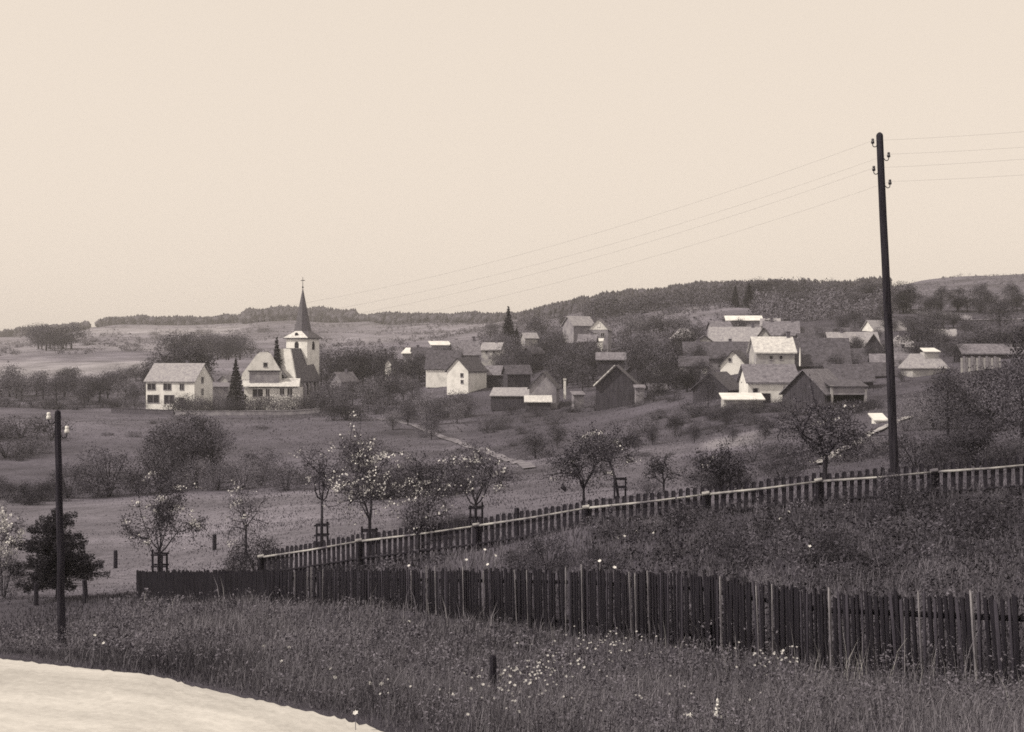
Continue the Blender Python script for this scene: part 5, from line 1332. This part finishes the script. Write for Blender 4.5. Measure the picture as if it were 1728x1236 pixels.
# ------------------------------------------------------------------ grass, weeds, flowers
def blades(name, label, n, pxr, yr, hr, wpx, mk, seed, keep=None, lean=.35, cat='grass', upper=None, power=1.0):
    r = np.random.default_rng(seed)
    px = r.uniform(*pxr, n); ly = r.uniform(math.log(yr[0]), math.log(yr[1]), n); Y = np.exp(ly)
    ok = Y > road_edge(px) - .32 + .55 * r.random(n) ** .6 - .2 * (vnoise(px * .06, px * 0, 33) - .5)
    if keep is not None: ok &= keep(px, Y)
    px, Y = px[ok], Y[ok]; n = len(px)
    x = (px - CX) / F * Y; z = height(x, Y) - .02
    cl = vnoise(x * .9, Y * .9, seed) * .6 + vnoise(x * .25, Y * .25, seed + 1) * .6
    h = (hr[0] + (hr[1] - hr[0]) * r.random(n) ** 1.6) * (.5 + .65 * cl) * (.55 + .9 * vnoise(x * .8 + 3, Y * .5, seed + 6))
    near = np.clip((Y - road_edge(px)) / 1.6, .22, 1) * np.clip(1.1 - .75 * (450 - px) / 400 * (px < 450), .3, 1); h *= near
    a = r.random(n) * 6.283; dx, dy = np.cos(a), np.sin(a)
    ww = wpx * Y / F * (.6 + .8 * r.random(n)) * .5
    b = r.random(n) * 6.283; lx, ly_ = np.cos(b) * h * lean * (.3 + 1.5 * r.random(n)), np.sin(b) * h * lean * (.3 + 1.5 * r.random(n))
    base = np.stack([x, Y, z], -1); side = np.stack([dx * ww, dy * ww, 0 * ww], -1)
    mid = base + np.stack([lx * .35, ly_ * .35, h * .6], -1); tip = base + np.stack([lx, ly_, h], -1)
    V = np.stack([base - side, base + side, mid + side * .75, mid - side * .75, tip], 1).reshape(-1, 3)
    i = np.arange(n)[:, None] * 5
    Fq = np.concatenate([i + np.array([[0, 1, 2]]), i + np.array([[0, 2, 3]]), i + np.array([[3, 2, 4]])], 1).reshape(-1, 3)
    pt = vnoise(x * .22 + 5, Y * .11, seed + 9) * .6 + vnoise(x * .7, Y * .35, seed + 4) * .4
    s = np.clip(.24 + .5 * r.random(n) ** 1.6 + .3 * (cl - .6) + .9 * (pt - .52), 0, 1)
    o = link(name, mesh_np(name, V, Fq, M[mk], np.repeat(s, 3)))
    return tag(o, label, cat, kind='stuff')
bfx = [b[0] for b in BF]; bfy = [b[1] for b in BF]
def fence_Y(px): return np.interp(px, bfx, bfy)
pfx = [b[0] for b in PF]; pfy = [b[1] for b in PF]
def picket_Y(px): return np.interp(px, pfx, pfy)
blades('verge_grass', 'rough grass of the verge between road and slat fence', 230000, (-260, 2000), (9.5, 47), (.12, .42), 1.25, 'grass', 51, keep=lambda p, Y: Y < np.where(p < 232, 60, fence_Y(p) + .6))
blades('garden_grass', 'dark uncut grass in the garden between the two fences', 90000, (230, 2000), (13.5, 43), (.12, .4), 1.4, 'grass_garden', 52, keep=lambda p, Y: (Y > fence_Y(p) + .3) & (Y < picket_Y(p) + .6))
blades('meadow_grass', 'short grass of the valley meadows', 110000, (-200, 1950), (33, 150), (.05, .15), 1.6, 'grass_meadow', 53, keep=lambda p, Y: (Y > picket_Y(np.maximum(p, 440)) + .3) & ((p > 440) | (Y > 45)))
blades('slope_grass', 'grass of the higher fields around the village', 50000, (-150, 1900), (140, 420), (.12, .3), 1.7, 'grass_meadow', 54)
blades('dry_stalks', 'pale dry stalks standing in the verge along the slat fence', 2600, (230, 1900), (11, 44), (.4, .85), 1.3, 'straw', 55, keep=lambda p, Y: (Y < fence_Y(p) - .1) & (Y > fence_Y(p) - 2.6), lean=.25, cat='weeds')

def weeds(name, label, n, per, pxr, yr, seed, mk, keep, hmax=.5, leaf=.075):
    r = np.random.default_rng(seed)
    px = r.uniform(*pxr, n); Y = np.exp(r.uniform(math.log(yr[0]), math.log(yr[1]), n))
    ok = keep(px, Y) & (Y > road_edge(px) + .5); px, Y = px[ok], Y[ok]; n = len(px)
    x = (px - CX) / F * Y; z = height(x, Y)
    big = .5 + vnoise(x * .5, Y * .5, seed) * .9
    keep_ = vnoise(x * .22 + 5, Y * .11, 60) + .3 * r.random(n) > .48; px, Y, x, z = (q[keep_] for q in (px, Y, x, z)); n = len(x); big = .5 + vnoise(x * .5, Y * .5, seed) * .9
    k = np.repeat(np.arange(n), per); N = len(k)
    hh = hmax * big[k] * r.random(N)
    C = np.stack([x[k] + r.normal(size=N) * .13, Y[k] + r.normal(size=N) * .13, z[k] + .02 + hh], -1)
    s = leaf * (.5 + r.random(N)) * (Y[k] / 18) ** .7
    V, Fq, S = leaf_quads(C, s, r, np.clip(.4 + .6 * (r.random(N) - .5) + .35 * (hh / hmax - .4), 0, 1), flat=.2, aspect=.5)
    tag(link(name, mesh_np(name, V, Fq, M[mk], S)), label, 'weeds', kind='stuff')
weeds('verge_weeds', 'leafy weeds scattered through the verge grass', 6500, 14, (-250, 1980), (11, 46), 61, 'weed', lambda p, Y: Y < np.where(p < 232, 50, fence_Y(p) - .1), .32, .036)
weeds('garden_weeds', 'dark leafy weeds and currant stems in the garden', 3000, 26, (300, 1980), (14, 43), 62, 'leaf_dark', lambda p, Y: (Y > fence_Y(p) + .4) & (Y < picket_Y(p) - .3), .5, .05)
weeds('fence_weeds', 'pale tall weeds growing up against the slat fence', 420, 26, (380, 1900), (12, 42), 63, 'leaf_pale', lambda p, Y: (Y < fence_Y(p) - .08) & (Y > fence_Y(p) - .7), .6, .042)

def weed_clumps(name, label, n, pxr, yr, seed, mk, keep):
    """docks, nettles and cow parsley standing in clumps"""
    r = np.random.default_rng(seed); parts = []
    px = r.uniform(*pxr, n); Y = np.exp(r.uniform(math.log(yr[0]), math.log(yr[1]), n)); ok = keep(px, Y) & (Y > road_edge(px) + .8); px, Y = px[ok], Y[ok]
    x = (px - CX) / F * Y; z = height(x, Y)
    for i in range(len(px)):
        m = int(r.integers(50, 150)); R_ = r.uniform(.12, .42); H = r.uniform(.22, .55); lf = r.uniform(.026, .062) * (Y[i] / 24) ** .8; tone = r.random()
        g = r.normal(size=(m, 3)) * .5; u = r.random(m) ** .7
        C = np.stack([x[i] + g[:, 0] * R_, Y[i] + g[:, 1] * R_, z[i] + .03 + H * u * np.clip(1.15 - .5 * np.hypot(g[:, 0], g[:, 1]), .3, 1)], -1)
        parts.append(leaf_quads(C, lf * (.6 + .8 * r.random(m)), r, np.clip(.1 + .6 * tone + .35 * (r.random(m) - .5) + .2 * u, 0, 1), flat=.25, aspect=r.uniform(.3, .7)))
    V, Fq, S = merge(parts)
    tag(link(name, mesh_np(name, V, Fq, M[mk], S)), label, 'weeds', kind='stuff')
weed_clumps('weed_clumps', 'clumped broad-leaved weeds standing in the verge', 480, (150, 1950), (11, 44), 64, 'weed', lambda p, Y: Y < np.where(p < 232, 46, fence_Y(p) - .2))
weed_clumps('garden_clumps', 'clumped tall weeds in the garden between the fences', 340, (480, 1950), (14, 38), 65, 'leaf', lambda p, Y: (Y > fence_Y(p) + .6) & (Y < picket_Y(p) - .2))
def flowers(name, label, spots, seed, size=.021, mk='daisy'):
    """little white heads: shallow six-petalled cups on thin stems"""
    r = np.random.default_rng(seed); V = []; Fc = []; S = []; b = 0
    for (px, Y, h, s) in spots:
        g = ground_at(px, Y); c = np.array([g.x, g.y, g.z + h])
        nrm = np.array([r.normal() * .35, -.55, .75]); nrm /= np.linalg.norm(nrm)
        u = np.cross(nrm, [1, 0, 0]); u /= np.linalg.norm(u); v = np.cross(nrm, u)
        R_ = size * s
        for k in range(6):
            a0 = k * math.pi / 3; a1 = a0 + .5; a2 = a0 - .5
            V += [c, c + (u * math.cos(a2) + v * math.sin(a2)) * R_ * .7 + nrm * R_ * .2, c + (u * math.cos(a0) + v * math.sin(a0)) * R_ + nrm * R_ * .25, c + (u * math.cos(a1) + v * math.sin(a1)) * R_ * .7 + nrm * R_ * .2]
            Fc.append([b, b + 1, b + 2, b + 3]); S.append(s * .55 + .3 * r.random()); b += 4
        w2 = .0035
        V += [np.array([c[0] - w2, c[1], g.z]), np.array([c[0] + w2, c[1], g.z]), c + [w2, 0, 0], c - [w2, 0, 0]]
        Fc.append([b, b + 1, b + 2, b + 3]); S.append(0); b += 4
    tag(link(name, mesh_np(name, np.array(V), np.array(Fc), M[mk], np.array(S))), label, 'flowers', kind='stuff')
rf_ = np.random.default_rng(71)
sp = []
def row_Y(px, py):
    """distance at which the ground shows on this row"""
    Ys = np.linspace(9, 46, 400); x = (px - CX) / F * Ys
    rows = HOR - height(x, Ys) * F / Ys
    return float(Ys[np.argmin(np.abs(rows - py))])
for i in range(105):
    px = rf_.normal(900, 55); py = 1150 + (900 - px) * .28 + rf_.normal() * 20 + 12
    sp.append((px, row_Y(px, py + 20), .22 + .2 * rf_.random(), .55 + .5 * rf_.random()))
for i in range(60):
    px = rf_.normal(1020, 60); py = 1110 + rf_.normal() * 12; sp.append((px, row_Y(px, py + 20), .25 + .2 * rf_.random(), .5 + .4 * rf_.random()))
for i in range(36):
    px = rf_.normal(1300, 30); py = 1135 + rf_.normal() * 9; sp.append((px, row_Y(px, py + 25), .25 + .2 * rf_.random(), .5 + .5 * rf_.random()))
for i in range(40):
    px = rf_.uniform(620, 1300); py = rf_.uniform(1150, 1225); sp.append((px, row_Y(px, py + 20), .2 + .15 * rf_.random(), .4 + .4 * rf_.random()))
for px, py in ((475, 1126), (557, 1139), (565, 1157), (624, 1168), (644, 1169), (764, 1188), (690, 1052), (600, 1226), (808, 1155), (175, 1094), (160, 1077), (1210, 1228), (1166, 1229), (1158, 1230), (445, 1098), (488, 1100)):
    sp.append((px, row_Y(px, py + 14), .2, 1.5))
flowers('white_flowers', 'small white flowers in the weedy verge', sp, 72)
sg = []
for px, py, Y in ((823, 953, 31.5), (818, 928, 33), (836, 938, 33), (787, 945, 33), (1037, 958, 26), (1012, 947, 27), (1042, 909, 33), (1054, 905, 33), (1075, 897, 33.5), (1103, 905, 33), (1331, 864, 33), (1317, 876, 32), (1426, 853, 33.5), (1366, 922, 26), (690, 955, 34), (1690, 850, 31)):
    sg.append((px, Y, max(.15, (HOR - py) / F * Y - hz(gx(px, Y), Y)), 1.05))
flowers('garden_flowers', 'round white flower heads dotted about the garden between the fences', sg, 73, .038, 'blossom')
def weed_bloom():
    px, Y = 1211, 13.2; g = ground_at(px, Y)
    t = thing('white_flower_spike', 'single upright white flower spike at the bottom of the verge', 'flower', g)
    MB().tube([(0, 0, -.02), (.01, 0, .26)], [.008, .006], 5).build('stem', M['weed'] if False else M['post'], t)
    r = np.random.default_rng(5); n = 60; z = r.random(n)
    C = np.stack([r.normal(size=n) * .02 * (1.1 - z), r.normal(size=n) * .02 * (1.1 - z), .2 + z * .16], -1)
    V, Fq, S = leaf_quads(C, np.full(n, .03), r, .7 + .3 * r.random(n), aspect=.8)
    link('flower_head', mesh_np('flower_head', V, Fq, M['blossom'], S), t)
weed_bloom()

# ------------------------------------------------------------------ the air between here and the hills
def haze():
    m = bpy.data.materials.new('haze'); m.use_nodes = True
    n, l = m.node_tree.nodes, m.node_tree.links
    n.clear()
    out = n.new('ShaderNodeOutputMaterial'); v = n.new('ShaderNodeVolumePrincipled')
    v.inputs['Color'].default_value = (0.99, 0.965, 0.95, 1); v.inputs['Density'].default_value = 0.00018; v.inputs['Anisotropy'].default_value = 0.0
    l.new(v.outputs[0], out.inputs['Volume'])
    zlo = float(np.min(HG)) - 12
    o = MB().box(-2400, 2400, -2400, 2100, zlo - 4, 84).build('haze', m)
    tag(o, kind='stuff')
haze()
